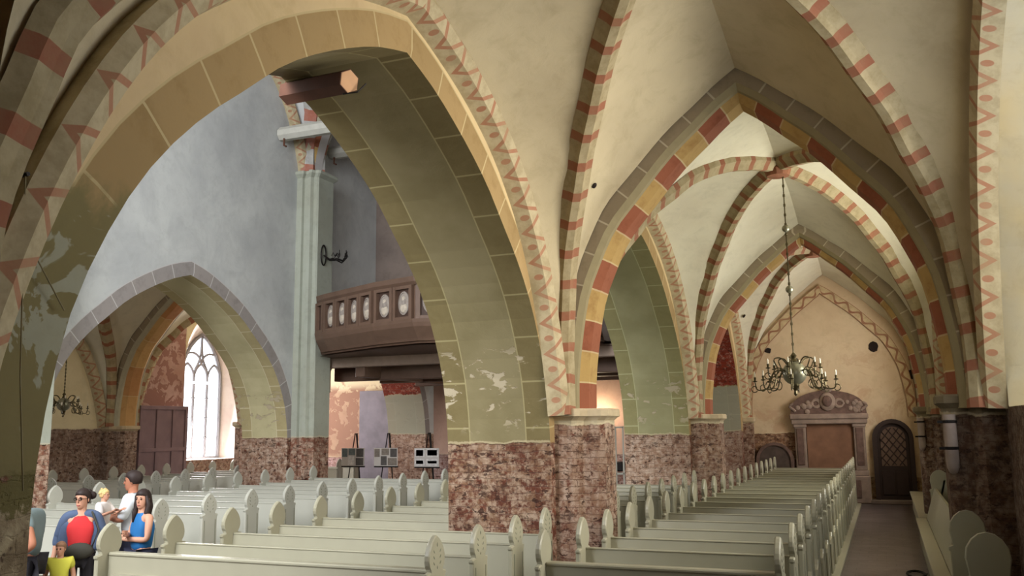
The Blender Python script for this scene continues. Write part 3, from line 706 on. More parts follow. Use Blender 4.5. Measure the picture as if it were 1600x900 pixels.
# ------------------------------------------------------------------ wall benches on the right
def bench(y0, y1, xs, xb, backz, panels, label, pz=1.4, by0=None):
    root = empty('wall_bench', ((xs + xb) / 2, y0, 0), label, 'bench', 'wall benches along the right wall'); ox, oy = (xs + xb) / 2, y0
    mb = MB(); mb.box((xs - ox, 0, .43), (xb - ox, y1 - y0, .47), M_pew, .01); mb.build('seat', M_pew, root)
    mb = MB(); mb.box((xs - ox + .05, .02, 0), (xs - ox + .08, y1 - y0 - .02, .43), M_pew); mb.build('front_board', M_pew, root)
    if backz:
        mb = MB(); q = [(xb - ox, .47), (xb - ox + .03, .47), (xb - ox + .22, backz), (xb - ox + .18, backz)]; b0 = (by0 or y0) - oy
        mb.loft([[(x, b0, z) for x, z in q], [(x, y1 - y0, z) for x, z in q]], M_pew, cap=True); mb.build('backrest', M_pew, root)
    for py in panels:
        xa, xc = (xb - ox - .07, xb - ox + .30); c = (xa + xc) / 2; h = (xc - xa) / 2
        half = [(h, 0), (h, pz - .44), (h * 1.08, pz - .42), (h * 1.06, pz - .39), (h * .84, pz - .37), (h * .9, pz - .30), (h * .97, pz - .22), (h * .9, pz - .13), (h * .66, pz - .06), (h * .35, pz - .015), (0, pz)]
        poly = [(c + a, z) for a, z in half] + [(c - a, z) for a, z in half[-2::-1]]
        mb = MB(); mb.loft([[(c + (a - c) * s, py - oy + d, z) for a, z in poly] for d, s in ((0, .95), (.012, 1), (.05, 1), (.06, .95))], M_pew, cap=True); mb.build('end_panel', M_pew, root)
bench(8.9, 11.1, .42, .62, 0, (8.9, 11.03), 'short pale green wall bench in front of the right dark brick pier')
bench(11.2, 19.9, .42, .62, 1.05, (), 'long pale green wall bench running past the right brick pier', by0=12.6)
bench(20.0, 27.4, .48, .80, 1.2, (20.0,), 'far pale green wall bench near the arched door')

# ------------------------------------------------------------------ door and monument on the west end wall
M_dwood = flat('door_dark_wood', (50, 36, 30), .6, .15); M_dglass = flat('door_glass_dark', (104, 84, 72), .25, .1, spec=.6)
M_step = flat('stone_step', (110, 96, 84), .8)
def archpoly(xc, h, z0, zs, n=12, hy=None): return [(xc - h, z0)] + [(xc - h * math.cos(math.pi * k / n), zs + (hy or h) * math.sin(math.pi * k / n)) for k in range(n + 1)] + [(xc + h, z0)]
def archring(mb, xc, h0, h1, z0, zs, ya, yb, mat, n=14):
    A = archpoly(xc, h0, z0, zs, n); B_ = archpoly(xc, h1, z0, zs, n)
    for i in range(len(A) - 1):
        for y in (ya, yb): mb.face([(A[i][0], y, A[i][1]), (A[i + 1][0], y, A[i + 1][1]), (B_[i + 1][0], y, B_[i + 1][1]), (B_[i][0], y, B_[i][1])], mat)
        for P in (A, B_): mb.face([(P[i][0], ya, P[i][1]), (P[i + 1][0], ya, P[i + 1][1]), (P[i + 1][0], yb, P[i + 1][1]), (P[i][0], yb, P[i][1])], mat)
    mb.face([(A[0][0], ya, z0), (B_[0][0], ya, z0), (B_[0][0], yb, z0), (A[0][0], yb, z0)], mat)
    mb.face([(A[-1][0], ya, z0), (B_[-1][0], ya, z0), (B_[-1][0], yb, z0), (A[-1][0], yb, z0)], mat)
DX = .16
door = MB(); archring(door, DX, .56, .44, .12, 1.88, 28.80, 29.0, M_dwood); door = door.build('door_1', M_dwood, kind='structure')
mb = MB(); mb.prism([(x, z) for x, z in archpoly(DX, .45, .12, 1.88)], lambda q, t: (q[0], 28.93 + .05 * t, q[1]), M_dwood)
for k in range(2): mb.box((DX - .36 + k * .38, 28.90, .25), (DX - .02 + k * .38, 28.94, .95), M_dwood, .01)
leaf_ = mb.build('door_leaf', M_dwood, door)
mb = MB(); mb.prism(archpoly(DX, .34, 1.08, 1.88), lambda q, t: (q[0], 28.9 + .025 * t, q[1]), M_dglass); mb.build('glazing', M_dglass, leaf_)
mb = MB()
for k in range(-4, 7):
    for sg in (1, -1):
        pts = []
        for i in range(25):
            x = DX - .34 + .68 * i / 24; z = 1.08 + .26 * k + sg * (x - DX) * 1.25 + .1
            inside = 1.08 <= z <= 1.88 or (z > 1.88 and (x - DX) ** 2 + (z - 1.88) ** 2 < .34 ** 2)
            if inside: pts.append((x, 28.89, z))
        if len(pts) > 2: mb.tube([pts[0], pts[-1]], .014, M_dwood, 6)
mb.build('lattice', M_dwood, leaf_)
mb = MB(); mb.box((DX - .7, 28.6, 0), (DX + .7, 29.0, .12), M_step, .02); mb.build('door_step', M_step, label='worn stone step below the arched door', cat='step')

M_mstone = flat('monument_stone', (150, 130, 116), .8, .3, scale=4); M_mdark = flat('monument_relief_dark', (112, 88, 78), .8, .35, scale=7); M_mpanel = flat('monument_red_panel', (134, 98, 76), .85, .3, scale=2.2)
mon = empty('wall_monument', (-1.58, 29.0, 0), 'weathered stone memorial with arched carved top and reddish tablet on the end wall', 'memorial'); ox = 1.58
def mp(name, fn, mat):
    mb = MB(); fn(mb); o = mb.build(name, mat, mon); return o
mp('tablet', lambda m: m.box((-.66, -.08, .9), (.66, 0, 2.32), M_mpanel), M_mpanel)
for xa, xb in ((-1.0, -.68), (.68, 1.0)):
    def f(m, xa=xa, xb=xb):
        m.box((xa, -.2, .95), (xb, 0, 2.3), M_mstone, .02); m.box((xa + .06, -.23, 1.1), (xb - .06, -.2, 2.2), M_mdark, .01); m.box((xa - .04, -.24, .8), (xb + .04, 0, .95), M_mstone, .02); m.box((xa - .03, -.23, 2.22), (xb + .03, 0, 2.32), M_mstone, .02)
    mp('pilaster', f, M_mstone)
mp('base', lambda m: (m.box((-1.06, -.26, 0), (1.06, 0, .8), M_mstone, .03), m.box((-.8, -.29, .15), (.8, -.26, .68), M_mdark, .02)), M_mstone)
mp('entablature', lambda m: (m.box((-1.08, -.26, 2.32), (1.08, 0, 2.46), M_mstone, .02), m.box((-1.12, -.3, 2.46), (1.12, 0, 2.62), M_mstone, .03)), M_mstone)
mp('pediment', lambda m: m.prism([(-1.08, 2.62)] + [(-1.08 * math.cos(math.pi * k / 16), 2.66 + .66 * math.sin(math.pi * k / 16) ** .8) for k in range(17)] + [(1.08, 2.62)], lambda q, t: (q[0], -.2 * t, q[1]), M_mdark), M_mdark)
def crest(m):
    rnd = random.Random(3)
    m.ball((0, -.22, 2.98), .24, M_mstone, 14, 1, .35, 1.15); m.ball((0, -.3, 3.0), .14, M_mdark, 12, 1, .4, 1.2)
    for sg in (-1, 1):
        for k in range(7):
            a = k * .5; m.tube([(sg * (.34 + .12 * math.cos(t * .5 + a)), -.2, 2.9 + .13 * math.sin(t * .5 + a) + k * .01) for t in range(7)], .035, M_mstone, 6)
        for k in range(10): m.ball((sg * (.45 + rnd.random() * .5), -.2, 2.68 + rnd.random() * .32 * (1 - k * .03)), .05 + rnd.random() * .04, M_mstone, 8, 1, .5, 1)
        m.tube([(sg * (1.02 - .08 * math.cos(k)), -.22, 2.7 + .05 * k) for k in range(6)], .04, M_mstone, 6)
    m.ball((0, -.18, 3.34), .12, M_mstone, 10, 1.4, .6, .8)
crest_o = mp('carved_crest', crest, M_mstone); crest_o['label'] = 'carved coat of arms between scrolls'
M_tomb = flat('dark_tomb_stone', (88, 74, 66), .85, .3, scale=5)
mb = MB(); mb.prism(archpoly(-3.2, .55, 0, 1.28, 12, .42), lambda q, t: (q[0], 28.82 + .18 * t, q[1]), M_tomb); archring(mb, -3.2, .56, .47, 0, 1.22, 28.78, 28.84, M_mdark)
mb.build('grave_slab', M_tomb, label='dark rounded stone slab set against the brick left of the memorial', cat='slab')
mb = MB(); mb.box((-2.68, 28.9, 0), (-2.45, 29.0, 2.04), M_resp, .01)
M_plq = M_end
# holes broken in the plaster
M_hole = flat('broken_hole_dark', (40, 30, 26), .95)
for (x, z, s, lab) in ((-3.25, 4.61, .10, 'small dark hole broken in the end wall, left one above the chandelier'), (-.18, 4.6, .16, 'ragged dark hole broken in the end wall, right one near the painted arch'), (.82, 3.73, .15, 'oval dark hole at the right foot of the painted wall arch')):
    rnd = random.Random(int(s * 1000)); n = 12
    ring = [(x + s * (.8 + .5 * rnd.random()) * math.cos(k * 2 * math.pi / n), z + s * (.6 + .5 * rnd.random()) * math.sin(k * 2 * math.pi / n)) for k in range(n)]
    mb = MB(); mb.loft([[(a, 28.985, b) for a, b in ring], [(x + (a - x) * .85, 28.955, z + (b - z) * .85) for a, b in ring]], M_hole, cap=True)
    mb.build('wall_hole', M_hole, label=lab, cat='hole')

# ------------------------------------------------------------------ whitewashed engaged shafts on the right piers
M_white = flat('whitewash_pink', (156, 140, 130), .8, .2)
for y, x, lab in ((11.55, .68, 'short whitewashed shaft with two iron bands on the near right pier'), (20.74, .68, 'short whitewashed shaft with an iron band on the far right pier')):
    root = empty('engaged_shaft', (x, y, 1.75), lab, 'shaft')
    mb = MB(); mb.lathe([(.01, 0), (.04, .02), (.065, .08), (.07, .16), (.07, .66), (.07, .68)], (0, 0, 0), M_white, 14); mb.build('shaft', M_white, root, smooth=True)
    for z in (.28, .58):
        mb = MB(); mb.lathe([(.074, z), (.078, z + .005), (.078, z + .03), (.074, z + .035)], (0, 0, 0), M_iron, 14); mb.box((-.13, -.02, z), (-.06, .02, z + .03), M_iron); mb.build('iron_band', M_iron, root)

# ------------------------------------------------------------------ chandeliers
M_brass = flat('chandelier_dull_brass', (96, 88, 66), .35, .1, .85); M_ball = flat('chandelier_pewter_ball', (150, 148, 128), .3, .08, .6); M_candle = flat('candle_ivory', (232, 226, 208), .5, .03)
def chandelier(loc, top, label, s=1.0, n1=8, chain=True, balls=()):
    root = empty('chandelier', loc, label, 'chandelier')
    mb = MB(); mb.ball((0, 0, 0), .19 * s, M_ball, 18); mb.build('globe', M_ball, root, smooth=True)
    mb = MB(); mb.lathe([(.02, .17 * s), (.06 * s, .19 * s), (.03 * s, .24 * s), (.05 * s, .28 * s), (.015, .33 * s), (.01, .36 * s)], (0, 0, 0), M_brass, 12)
    mb.build('stem', M_brass, root); mb = MB(); mb.lathe([(.01, -.36 * s), (.03 * s, -.33 * s), (.02 * s, -.28 * s), (.07 * s, -.2 * s), (.05 * s, -.17 * s)], (0, 0, 0), M_brass, 12); mb.build('pendant', M_brass, root)
    for tier, (n, rr, zz, off) in enumerate(((n1, .62 * s, -.10 * s, 0), (max(4, n1 - 2), .42 * s, .10 * s, .4))):
        for k in range(n):
            a = k * 2 * math.pi / n + off; ca, sa = math.cos(a), math.sin(a); P = lambda r, z: (r * ca, r * sa, z)
            pts = spline([(.1 * s, zz + .02), (.2 * s, zz + .14 * s), (.32 * s, zz + .12 * s), (rr * .62, zz - .04 * s), (rr * .72, zz - .14 * s), (rr * .95, zz - .15 * s), (rr, zz - .03 * s)], 26)
            mb = MB(); mb.tube([P(r, z) for r, z in pts], .011 * s, M_brass, 6)
            mb.tube([P(rr * .62 + .07 * s * math.cos(t * .5), zz - .08 * s + .07 * s * math.sin(t * .5)) for t in range(12)], .008 * s, M_brass, 6)
            mb.tube([P(rr * 1.02 + .05 * s * math.cos(t * .5 - 2.5), zz - .14 * s + .05 * s * math.sin(t * .5 - 2.5)) for t in range(11)], .008 * s, M_brass, 6)
            arm = mb.build('arm', M_brass, root)
            mb = MB(); mb.lathe([(.006, -.03), (.035 * s, -.02), (.04 * s, -.01), (.014 * s, 0), (.02 * s, .05 * s), (.014 * s, .055 * s)], P(rr, zz), M_brass, 8); mb.build('drip_cup', M_brass, arm)
            mb = MB(); mb.lathe([(.012 * s, .05 * s), (.012 * s, .12 * s), (.003, .14 * s)], P(rr, zz), M_candle, 8); mb.build('candle', M_candle, arm)
    if chain:
        h = top - loc[2]; mb = MB(); mb.tube([(0, 0, .34 * s), (0, 0, h)], .012, M_brass, 6)
        k = 0; z = .36 * s
        while z < h: mb.box((-.02 if k % 2 else -.006, -.006 if k % 2 else -.02, z), (.02 if k % 2 else .006, .006 if k % 2 else .02, z + .05), M_brass); z += .09; k += 1
        mb.build('chain', M_brass, root)
        for b in balls: mb = MB(); mb.ball((0, 0, b - loc[2]), .07, M_ball, 12); mb.lathe([(.03, -.1), (.015, -.12)], (0, 0, b - loc[2]), M_brass, 8); mb.build('chain_ball', M_ball, root, smooth=True)
    return root
chandelier((-1.42, 16.5, 3.22), 6.85, 'brass chandelier with globe and curled candle arms hanging in the right aisle', 1.1, 8, True, (5.82, 4.71))
chandelier((-19.3, 16.9, 3.05), 6.85, 'small brass chandelier hanging in the far north aisle at left', .9, 8)
# wall sconce on nave pilaster
root = empty('wall_sconce', (-14.34, 20.98, 7.2), 'black iron sconce with oval back plate on the tall nave pilaster', 'sconce'); root.scale = (.9, .9, .9)
mb = MB(); mb.tube([(0, .13 * math.cos(t * math.pi / 10), .32 * math.sin(t * math.pi / 10)) for t in range(21)], .022, M_iron, 6); mb.build('back_plate', M_iron, root)
for k, (dx, dy) in enumerate(((.5, .55), (.45, .2), (.3, .75), (.6, .35))):
    mb = MB(); mb.tube([(0, 0, 0), (dx * .3, dy * .3, -.14), (dx * .6, dy * .6, -.1), (dx * .85, dy * .85, -.16), (dx, dy, -.02)], .022, M_iron, 6)
    mb.tube([(dx * .5 + .0, dy * .5, -.02), (dx * .6, dy * .6, .08), (dx * .7, dy * .7, -.02)], .015, M_iron, 6)
    mb.lathe([(.01, -.02), (.06, 0), (.02, .02), (.03, .07)], (dx, dy, 0), M_iron, 8); arm = mb.build('arm', M_iron, root)
    mb = MB(); mb.lathe([(.014, .07), (.014, .16), (.003, .18)], (dx, dy, 0), M_iron, 6); mb.build('candle', M_candle, arm)

# ------------------------------------------------------------------ tie beams and timber stub
M_beam = flat('beam_painted_white', (190, 188, 176), .7, .1); M_wood = flat('old_timber_brown', (96, 62, 46), .7, .2); M_cut = flat('cut_timber_end', (214, 168, 128), .8, .1)
for y, z, lab in ((19.75, 10.45, 'white tie beam across the nave, nearer of the two'), (22.2, 10.6, 'white tie beam across the nave, farther of the two')):
    root = empty('tie_beam', (-10.3, y, z), lab, 'beam')
    mb = MB(); mb.loft([[(x, .2 * math.cos(k * math.pi / 4 + .39), .2 * math.sin(k * math.pi / 4 + .39)) for k in range(8)] for x in (-4.68, 4.7)], M_beam, cap=True); mb.build('timber', M_beam, root)
    mb = MB(); mb.tube([(-4.5, -.1, -.16), (-4.5, -.1, -.36), (-4.42, -.1, -.4)], .03, M_wood, 6); mb.build('iron_hook', M_iron, root)
root = empty('timber_stub', (-4.69, 7.24, 5.76), 'sawn brown timber stub projecting under the top of the large arch', 'timber')
a = Vector((0, 0, 0)); d = Vector((-.98, .34, .15)); ax = d.normalized(); s1 = ax.cross(Vector((0, 0, 1))).normalized(); s2 = s1.cross(ax)
def hexr(c, r): return [tuple(c + (s1 * math.cos(k * math.pi / 3 + .52) + s2 * math.sin(k * math.pi / 3 + .52)) * r) for k in range(6)]
mb = MB(); mb.loft([hexr(a + ax * .0, .125), hexr(d, .13)], M_wood, cap=True); st = mb.build('timber', M_wood, root)
mb = MB(); mb.loft([hexr(a - ax * .004, .115), hexr(a + ax * .002, .12)], M_cut, cap=True); mb.build('sawn_end', M_cut, root)
mb = MB(); mb.tube([(-.06, -.02, -.13), (.06, .06, -.1), (.12, .12, .0)], .008, M_iron, 6); mb.build('wire', M_iron, root)

# ------------------------------------------------------------------ gallery
M_gw = flat('gallery_brown_wood', (108, 85, 70), .55, .18, scale=3); M_gd = flat('gallery_recess_dark', (74, 55, 45), .6, .15); M_gb = flat('gallery_beam_pale', (160, 140, 124), .7, .12); M_med = flat('medallion_plaster', (158, 148, 138), .7, .2, scale=12); M_med2 = flat('medallion_figure', (196, 184, 166), .7, .2, scale=14)
gal = empty('organ_gallery', (-10.3, 21.5, 4.28), 'dark brown wooden gallery with portrait medallions across the nave', 'gallery')
GP = [(-14.34, 20.78), (-13.9, 20.5), (-11.67, 19.38), (-10.3, 18.95), (-8.93, 19.38), (-6.7, 20.5), (-6.26, 20.78)]
def gofs(k): return [(x, y - k) for x, y in GP]
def gstrip(mb, z0, z1, k0, k1, mat, th=.08):
    A = [(x + 10.3, y - 21.5, z0 - 4.4) for x, y in gofs(k0)]; B_ = [(x + 10.3, y - 21.5, z1 - 4.4) for x, y in gofs(k1)]
    for i in range(len(A) - 1):
        a, b, c, d_ = A[i], A[i + 1], B_[i + 1], B_[i]; back = lambda p: (p[0], p[1] + th, p[2])
        for q in ([a, b, c, d_], [back(a), back(b), back(c), back(d_)], [a, b, back(b), back(a)], [d_, c, back(c), back(d_)]): mb.face(q, mat)
mb = MB(); gstrip(mb, 4.95, 6.0, 0, 0, M_gw, .12); mb.build('parapet', M_gw, gal)
mb = MB(); gstrip(mb, 5.98, 6.1, .1, .12, M_gw, .3); gstrip(mb, 5.9, 5.98, .04, .1, M_gw, .2); mb.build('handrail', M_gw, gal)
mb = MB(); gstrip(mb, 4.98, 5.06, .14, .16, M_gw, .2); gstrip(mb, 4.88, 4.98, .10, .14, M_gw, .2); gstrip(mb, 4.62, 4.88, -.12, .10, M_gw, .25); gstrip(mb, 4.5, 4.62, -.2, -.12, M_gw, .25); mb.build('cornice', M_gw, gal)
deck = MB(); deck.face([(x + 10.3, y - 21.5 + .1, .15) for x, y in GP] + [(4.03, 0, .15), (4.68, 0, .15), (4.68, 7.4, .15), (-4.7, 7.4, .15), (-4.7, 0, .15), (-4.04, 0, .15)], M_gw); deck.face([(x + 10.3, y - 21.5 + .1, .05) for x, y in GP] + [(4.03, 0, .05), (4.68, 0, .05), (4.68, 7.4, .05), (-4.7, 7.4, .05), (-4.7, 0, .05), (-4.04, 0, .05)], M_gw); deck.build('deck', M_gw, gal)
for y, z0, z1, m in ((21.62, 4.18, 4.5, M_gb), (22.6, 3.85, 4.4, M_gw), (25.2, 3.9, 4.4, M_gw), (27.6, 3.9, 4.4, M_gw)):
    mb = MB(); mb.box((-4.7, y - 21.5, z0 - 4.4), (4.68, y - 21.2, z1 - 4.4), m, .02); o = mb.build('support_beam', m, gal)
    if m is M_gb: o['label'] = 'pale front support beam'
mb = MB(); mb.box((-3.4, .2, -.5), (-3.1, 6.5, -.1), M_gw, .02); mb.build('cross_beam', M_gw, gal)
for x in (-4.55, 4.5):
    mb = MB(); mb.loft([[(x - .14, y, z) for y, z in ((-.1, -.2), (.5, -.2), (.5, -.9), (.35, -.85), (.3, -.65), (.12, -.6), (.08, -.4), (-.08, -.38))], [(x + .14, y, z) for y, z in ((-.1, -.2), (.5, -.2), (.5, -.9), (.35, -.85), (.3, -.65), (.12, -.6), (.08, -.4), (-.08, -.38))]], M_gb, cap=True); mb.build('corbel', M_gb, gal)
def panel_on(p, q, f0, f1, med=True):
    """one recessed panel with a medallion on the front segment p-q"""
    P, Q = Vector((p[0] + 10.3, p[1] - 21.5, 0)), Vector((q[0] + 10.3, q[1] - 21.5, 0)); t = (Q - P); L = t.length; t.normalize(); nrm = Vector((t.y, -t.x, 0))
    a, b = f0 * L, f1 * L; c = (a + b) / 2; at = lambda s, z, o: tuple(P + t * s + nrm * o + Vector((0, 0, z - 4.4)))
    def slab(mb, s0, s1, z0, z1, o0, o1, mat): mb.loft([[at(s0, z0, o0), at(s1, z0, o0), at(s1, z1, o0), at(s0, z1, o0)], [at(s0, z0, o1), at(s1, z0, o1), at(s1, z1, o1), at(s0, z1, o1)]], mat, cap=True)
    mb = MB(); slab(mb, a + .02, b - .02, 5.13, 5.88, .0, .012, M_gd)
    slab(mb, a - .045, a + .05, 5.06, 5.9, .0, .10, M_gw); slab(mb, b - .05, b + .045, 5.06, 5.9, .0, .10, M_gw); slab(mb, a, b, 5.82, 5.9, .0, .095, M_gw); slab(mb, a, b, 5.06, 5.14, .0, .095, M_gw)
    pn = mb.build('panel', M_gd, gal)
    if med:
        mb = MB(); h = min(.2, (b - a) * .33); n = 18
        el = lambda k_, o: [at(c + h * k_ * math.cos(i * 2 * math.pi / n), 5.48 + .29 * k_ * math.sin(i * 2 * math.pi / n), o) for i in range(n)]
        mb.loft([el(1, .012), el(1, .04), el(.88, .05), el(.86, .03)], M_med, cap=True)
        cen = P + t * c + nrm * .045
        for (dz, rx, rz_, m) in ((.09, .30, .085, M_med2), (-.12, .62, .13, M_med2), (.02, .42, .13, M_med)):
            mb.loft([[at(c + h * rx * k_ * math.cos(i * 2 * math.pi / 12), 5.48 + dz + rz_ * k_ * math.sin(i * 2 * math.pi / 12), o) for i in range(12)] for k_, o in ((1, .03), (.8, .06), (.3, .075))], m, cap=True)
        mo = mb.build('medallion', M_med, pn); mo['label'] = 'oval medallion with a pale bust relief'
for si in range(6):
    p, q = GP[si], GP[si + 1]
    if si in (0, 5): panel_on(p, q, .12, .88, False)
    elif si in (1, 4):
        for k in range(4): panel_on(p, q, .03 + k * .243, .23 + k * .243)
    else:
        for k in range(2): panel_on(p, q, .06 + k * .48, .46 + k * .48)
# ------------------------------------------------------------------ under the gallery
M_bulb = bpy.data.materials.new('lamp_glow'); M_bulb.use_nodes = True; e_ = M_bulb.node_tree.nodes['Principled BSDF']; e_.inputs['Emission Color'].default_value = (1, .85, .6, 1); e_.inputs['Emission Strength'].default_value = 25
root = empty('wall_lamp', (-8.75, 28.9, 2.75), 'glowing warm wall lamp under the gallery behind the front pier', 'lamp')
mb = MB(); mb.ball((0, -.16, 0), .11, M_bulb, 12); mb.build('bulb', M_bulb, root, smooth=True)
mb = MB(); mb.tube([(0, 0, -.1), (0, -.1, -.16), (0, -.16, -.1)], .02, M_iron, 6); mb.lathe([(.07, -.12), (.09, -.1), (.03, -.09)], (0, -.16, 0), M_iron, 8); mb.build('bracket', M_iron, root)
pl = bpy.data.lights.new('wall_lamp_light', 'POINT'); pl.energy = 70; pl.color = (1, .82, .55); pl.shadow_soft_size = .1; po = bpy.data.objects.new('wall_lamp_light', pl); po.location = (0, -.3, 0); po.parent = root; SC.collection.objects.link(po)
root = empty('white_rack', (-8.15, 28.2, 0), 'white open rack with upright bars under the gallery', 'rack')
mb = MB()
for x in (-.35, -.12, .1, .35): mb.box((x - .025, 0, 0), (x + .025, .05, 2.3), M_pew_n, .005)
mb.box((-.38, 0, 2.26), (.38, .05, 2.32), M_pew_n, .005); mb.box((-.38, 0, .8), (.38, .05, .86), M_pew_n, .005); mb.build('frame', M_pew_n, root)
mb = MB(); mb.box((-.3, .06, .9), (.3, .4, 1.2), M_iron, .03); mb.build('dark_box', M_iron, root)

M_board = flat('grey_tall_board', (138, 132, 140), .7, .25, scale=2)
mb = MB(); mb.box((-17.95, 28.75, .3), (-16.65, 28.85, 3.72), M_board, .01); mb.build('tall_board', M_board, label='tall grey-blue board standing against the far end wall', cat='board')
M_wpanel = flat('purple_brown_panel', (136, 112, 114), .7, .22, scale=2)
root = empty('panelled_board', (-21.5, 22.72, 0), 'large purplish brown panelled wooden board left of the traceried window', 'board')
mb = MB(); mb.box((-.05, -1.05, .3), (.0, 1.05, 3.15), M_wpanel, .01); mb.build('board', M_wpanel, root)
mb = MB()
for y in (-1.05, -.35, .35, .93): mb.box((0, y, .3), (.04, y + .12, 3.15), M_wpanel, .01)
for z in (.3, 1.7, 3.03): mb.box((0, -1.05, z), (.045, 1.05, z + .12), M_wpanel, .01)
mb.build('battens', M_wpanel, root)

# easels with photo boards
M_bp = flat('display_board_grey', (196, 190, 182), .7, .05); M_ph = [flat('photo_print_%s' % n, c, .6, .3, scale=14) for n, c in (('dark', (92, 88, 84)), ('mid', (138, 128, 116)), ('pale', (224, 220, 214)), ('green', (112, 124, 124)))]
def easel(x, y, label, pics):
    root = empty('display_easel', (x, y, 0), label, 'easel', 'easels with photo boards')
    for k, (dx, dy) in enumerate(((-.3, -.1), (.3, -.1), (0, .45))):
        mb = MB(); mb.tube([(dx, dy, 0), (dx * .12, .06, 2.2)], .018, M_iron, 6); mb.build('leg', M_iron, root)
    mb = MB(); mb.box((-.42, -.12, 1.14), (.42, -.06, 1.18), M_iron); mb.build('ledge', M_iron, root)
    mb = MB(); mb.box((-.42, -.13, 1.18), (.42, -.1, 1.74), M_bp, .005); bd = mb.build('board', M_bp, root)
    for (a, b, c, d_, m) in pics:
        mb = MB(); mb.box((-.42 + a * .84, -.137, 1.18 + b * .56), (-.42 + c * .84, -.13, 1.18 + d_ * .56), M_ph[m]); mb.build('photo_print', M_ph[m], bd)
easel(-15.75, 25.0, 'leftmost of three easels, board with a blank sheet among photo prints', [(.03, .5, .27, .97, 3), (.32, .6, .6, .97, 3), (.3, .05, .57, .55, 2), (.66, .5, .97, .97, 0), (.64, .04, .97, .45, 0)])
easel(-14.55, 25.0, 'middle of three easels, board crowded with five photo prints', [(.03, .5, .25, .95, 1), (.33, .6, .65, .97, 1), (.7, .5, .98, .97, 0), (.3, .05, .55, .55, 0), (.6, .05, .98, .45, 1)])
easel(-12.95, 24.7, 'rightmost of three easels, board with four bordered photo prints', [(.03, .52, .42, .95, 2), (.08, .58, .37, .9, 0), (.5, .52, .97, .97, 2), (.54, .6, .93, .9, 1), (.03, .06, .42, .42, 2), (.08, .15, .37, .34, 0), (.5, .06, .97, .42, 2), (.55, .18, .92, .32, 1)])

# ------------------------------------------------------------------ north window with tracery
M_tr = flat('tracery_stone_grey', (150, 148, 150), .8, .05)
gl = bpy.data.materials.new('window_glass'); gl.use_nodes = True; nt = gl.node_tree; nt.nodes.clear()
o_ = nt.nodes.new('ShaderNodeOutputMaterial'); mx = nt.nodes.new('ShaderNodeMixShader'); tr = nt.nodes.new('ShaderNodeBsdfTransparent'); gs = nt.nodes.new('ShaderNodeBsdfGlossy'); gs.inputs[1].default_value = .05; mx.inputs[0].default_value = .06
nt.links.new(tr.outputs[0], mx.inputs[1]); nt.links.new(gs.outputs[0], mx.inputs[2]); nt.links.new(mx.outputs[0], o_.inputs[0])
WX, WC, WH, WS, WSP, WA = -22.72, 25.7, 1.03, 1.36, 3.95, 5.78
wpro = spline([(WH, WS), (WH, WSP), (WH * .93, WSP + (WA - WSP) * .35), (WH * .68, WSP + (WA - WSP) * .65), (WH * .35, WSP + (WA - WSP) * .87), (0, WA)], 14)
ring = [(WC - d, z) for d, z in wpro] + [(WC + d, z) for d, z in wpro[-2::-1]]
mb = MB(); mb.tube([(WX, a, b) for a, b in ring], .07, M_tr, 6); mb.tube([(WX, WC - WH, WS), (WX, WC + WH, WS)], .08, M_tr, 6)
win = mb.build('window_1', M_tr, kind='structure')
mb = MB()
MU = [WC - WH / 3 - .0, WC + WH / 3]
MU = [WC - .345, WC + .345]
for y in MU: mb.tube([(WX, y, WS), (WX, y, 4.0)], .05, M_tr, 6)
def lanc(y0, y1, zs, za, r=.045):
    c = (y0 + y1) / 2; h = (y1 - y0) / 2; q = [(h, zs), (h * .9, zs + (za - zs) * .45), (h * .5, zs + (za - zs) * .8), (0, za)]
    p = spline([(c - d, z) for d, z in q] , 6) + spline([(c + d, z) for d, z in q[::-1]], 6); mb.tube([(WX, a, b) for a, b in p], r, M_tr, 6)
for y0, y1 in ((WC - WH, MU[0]), (MU[0], MU[1]), (MU[1], WC + WH)): lanc(y0, y1, 4.1, 4.72)
for s_ in (-1, 1): mb.tube(spline([(WX, WC, 4.72), (WX, WC + s_ * .1, 4.95), (WX, WC + s_ * .38, 5.1), (WX, WC + s_ * .68, 5.08)], 8), .045, M_tr, 6); mb.tube(spline([(WX, WC + s_ * .345, 4.15), (WX, WC + s_ * .3, 4.5), (WX, WC + s_ * .06, 4.95), (WX, WC, 5.7)], 8), .045, M_tr, 6)
for z in (2.1, 2.8, 3.5):
    mb.tube([(WX, WC - WH, z), (WX, WC + WH, z)], .01, M_tr, 4)
    for y in MU: mb.ball((WX, y, z), .07, M_tr, 6)
mb.build('tracery', M_tr, win)
mb = MB(); mb.face([(WX - .03, a, b) for a, b in ring], gl); mb.build('pane', gl, win)
# south window panes (outside the picture to the right)
for i, (c_, h_, s_, z_) in enumerate(((7.45, 3.0, 2.6, 5.6), (16.5, 1.35, 2.6, 5.2), (25.2, 1.3, 2.6, 5.2))):
    mb = MB()
    for k in range(5): y = c_ - h_ + k * h_ / 2; mb.box((2.17, y - .04, s_), (2.23, y + .04, z_ - abs(k - 2) * .35), M_tr)
    mb.box((2.17, c_ - h_, s_), (2.23, c_ + h_, s_ + .1), M_tr)
    o2 = mb.build('window_%d' % (i + 2), M_tr, kind='structure')
    mb = MB(); mb.face([(2.24, c_ - h_, s_), (2.24, c_ + h_, s_), (2.24, c_ + h_, z_), (2.24, c_, z_ + .9), (2.24, c_ - h_, z_)], gl); mb.build('pane', gl, o2)

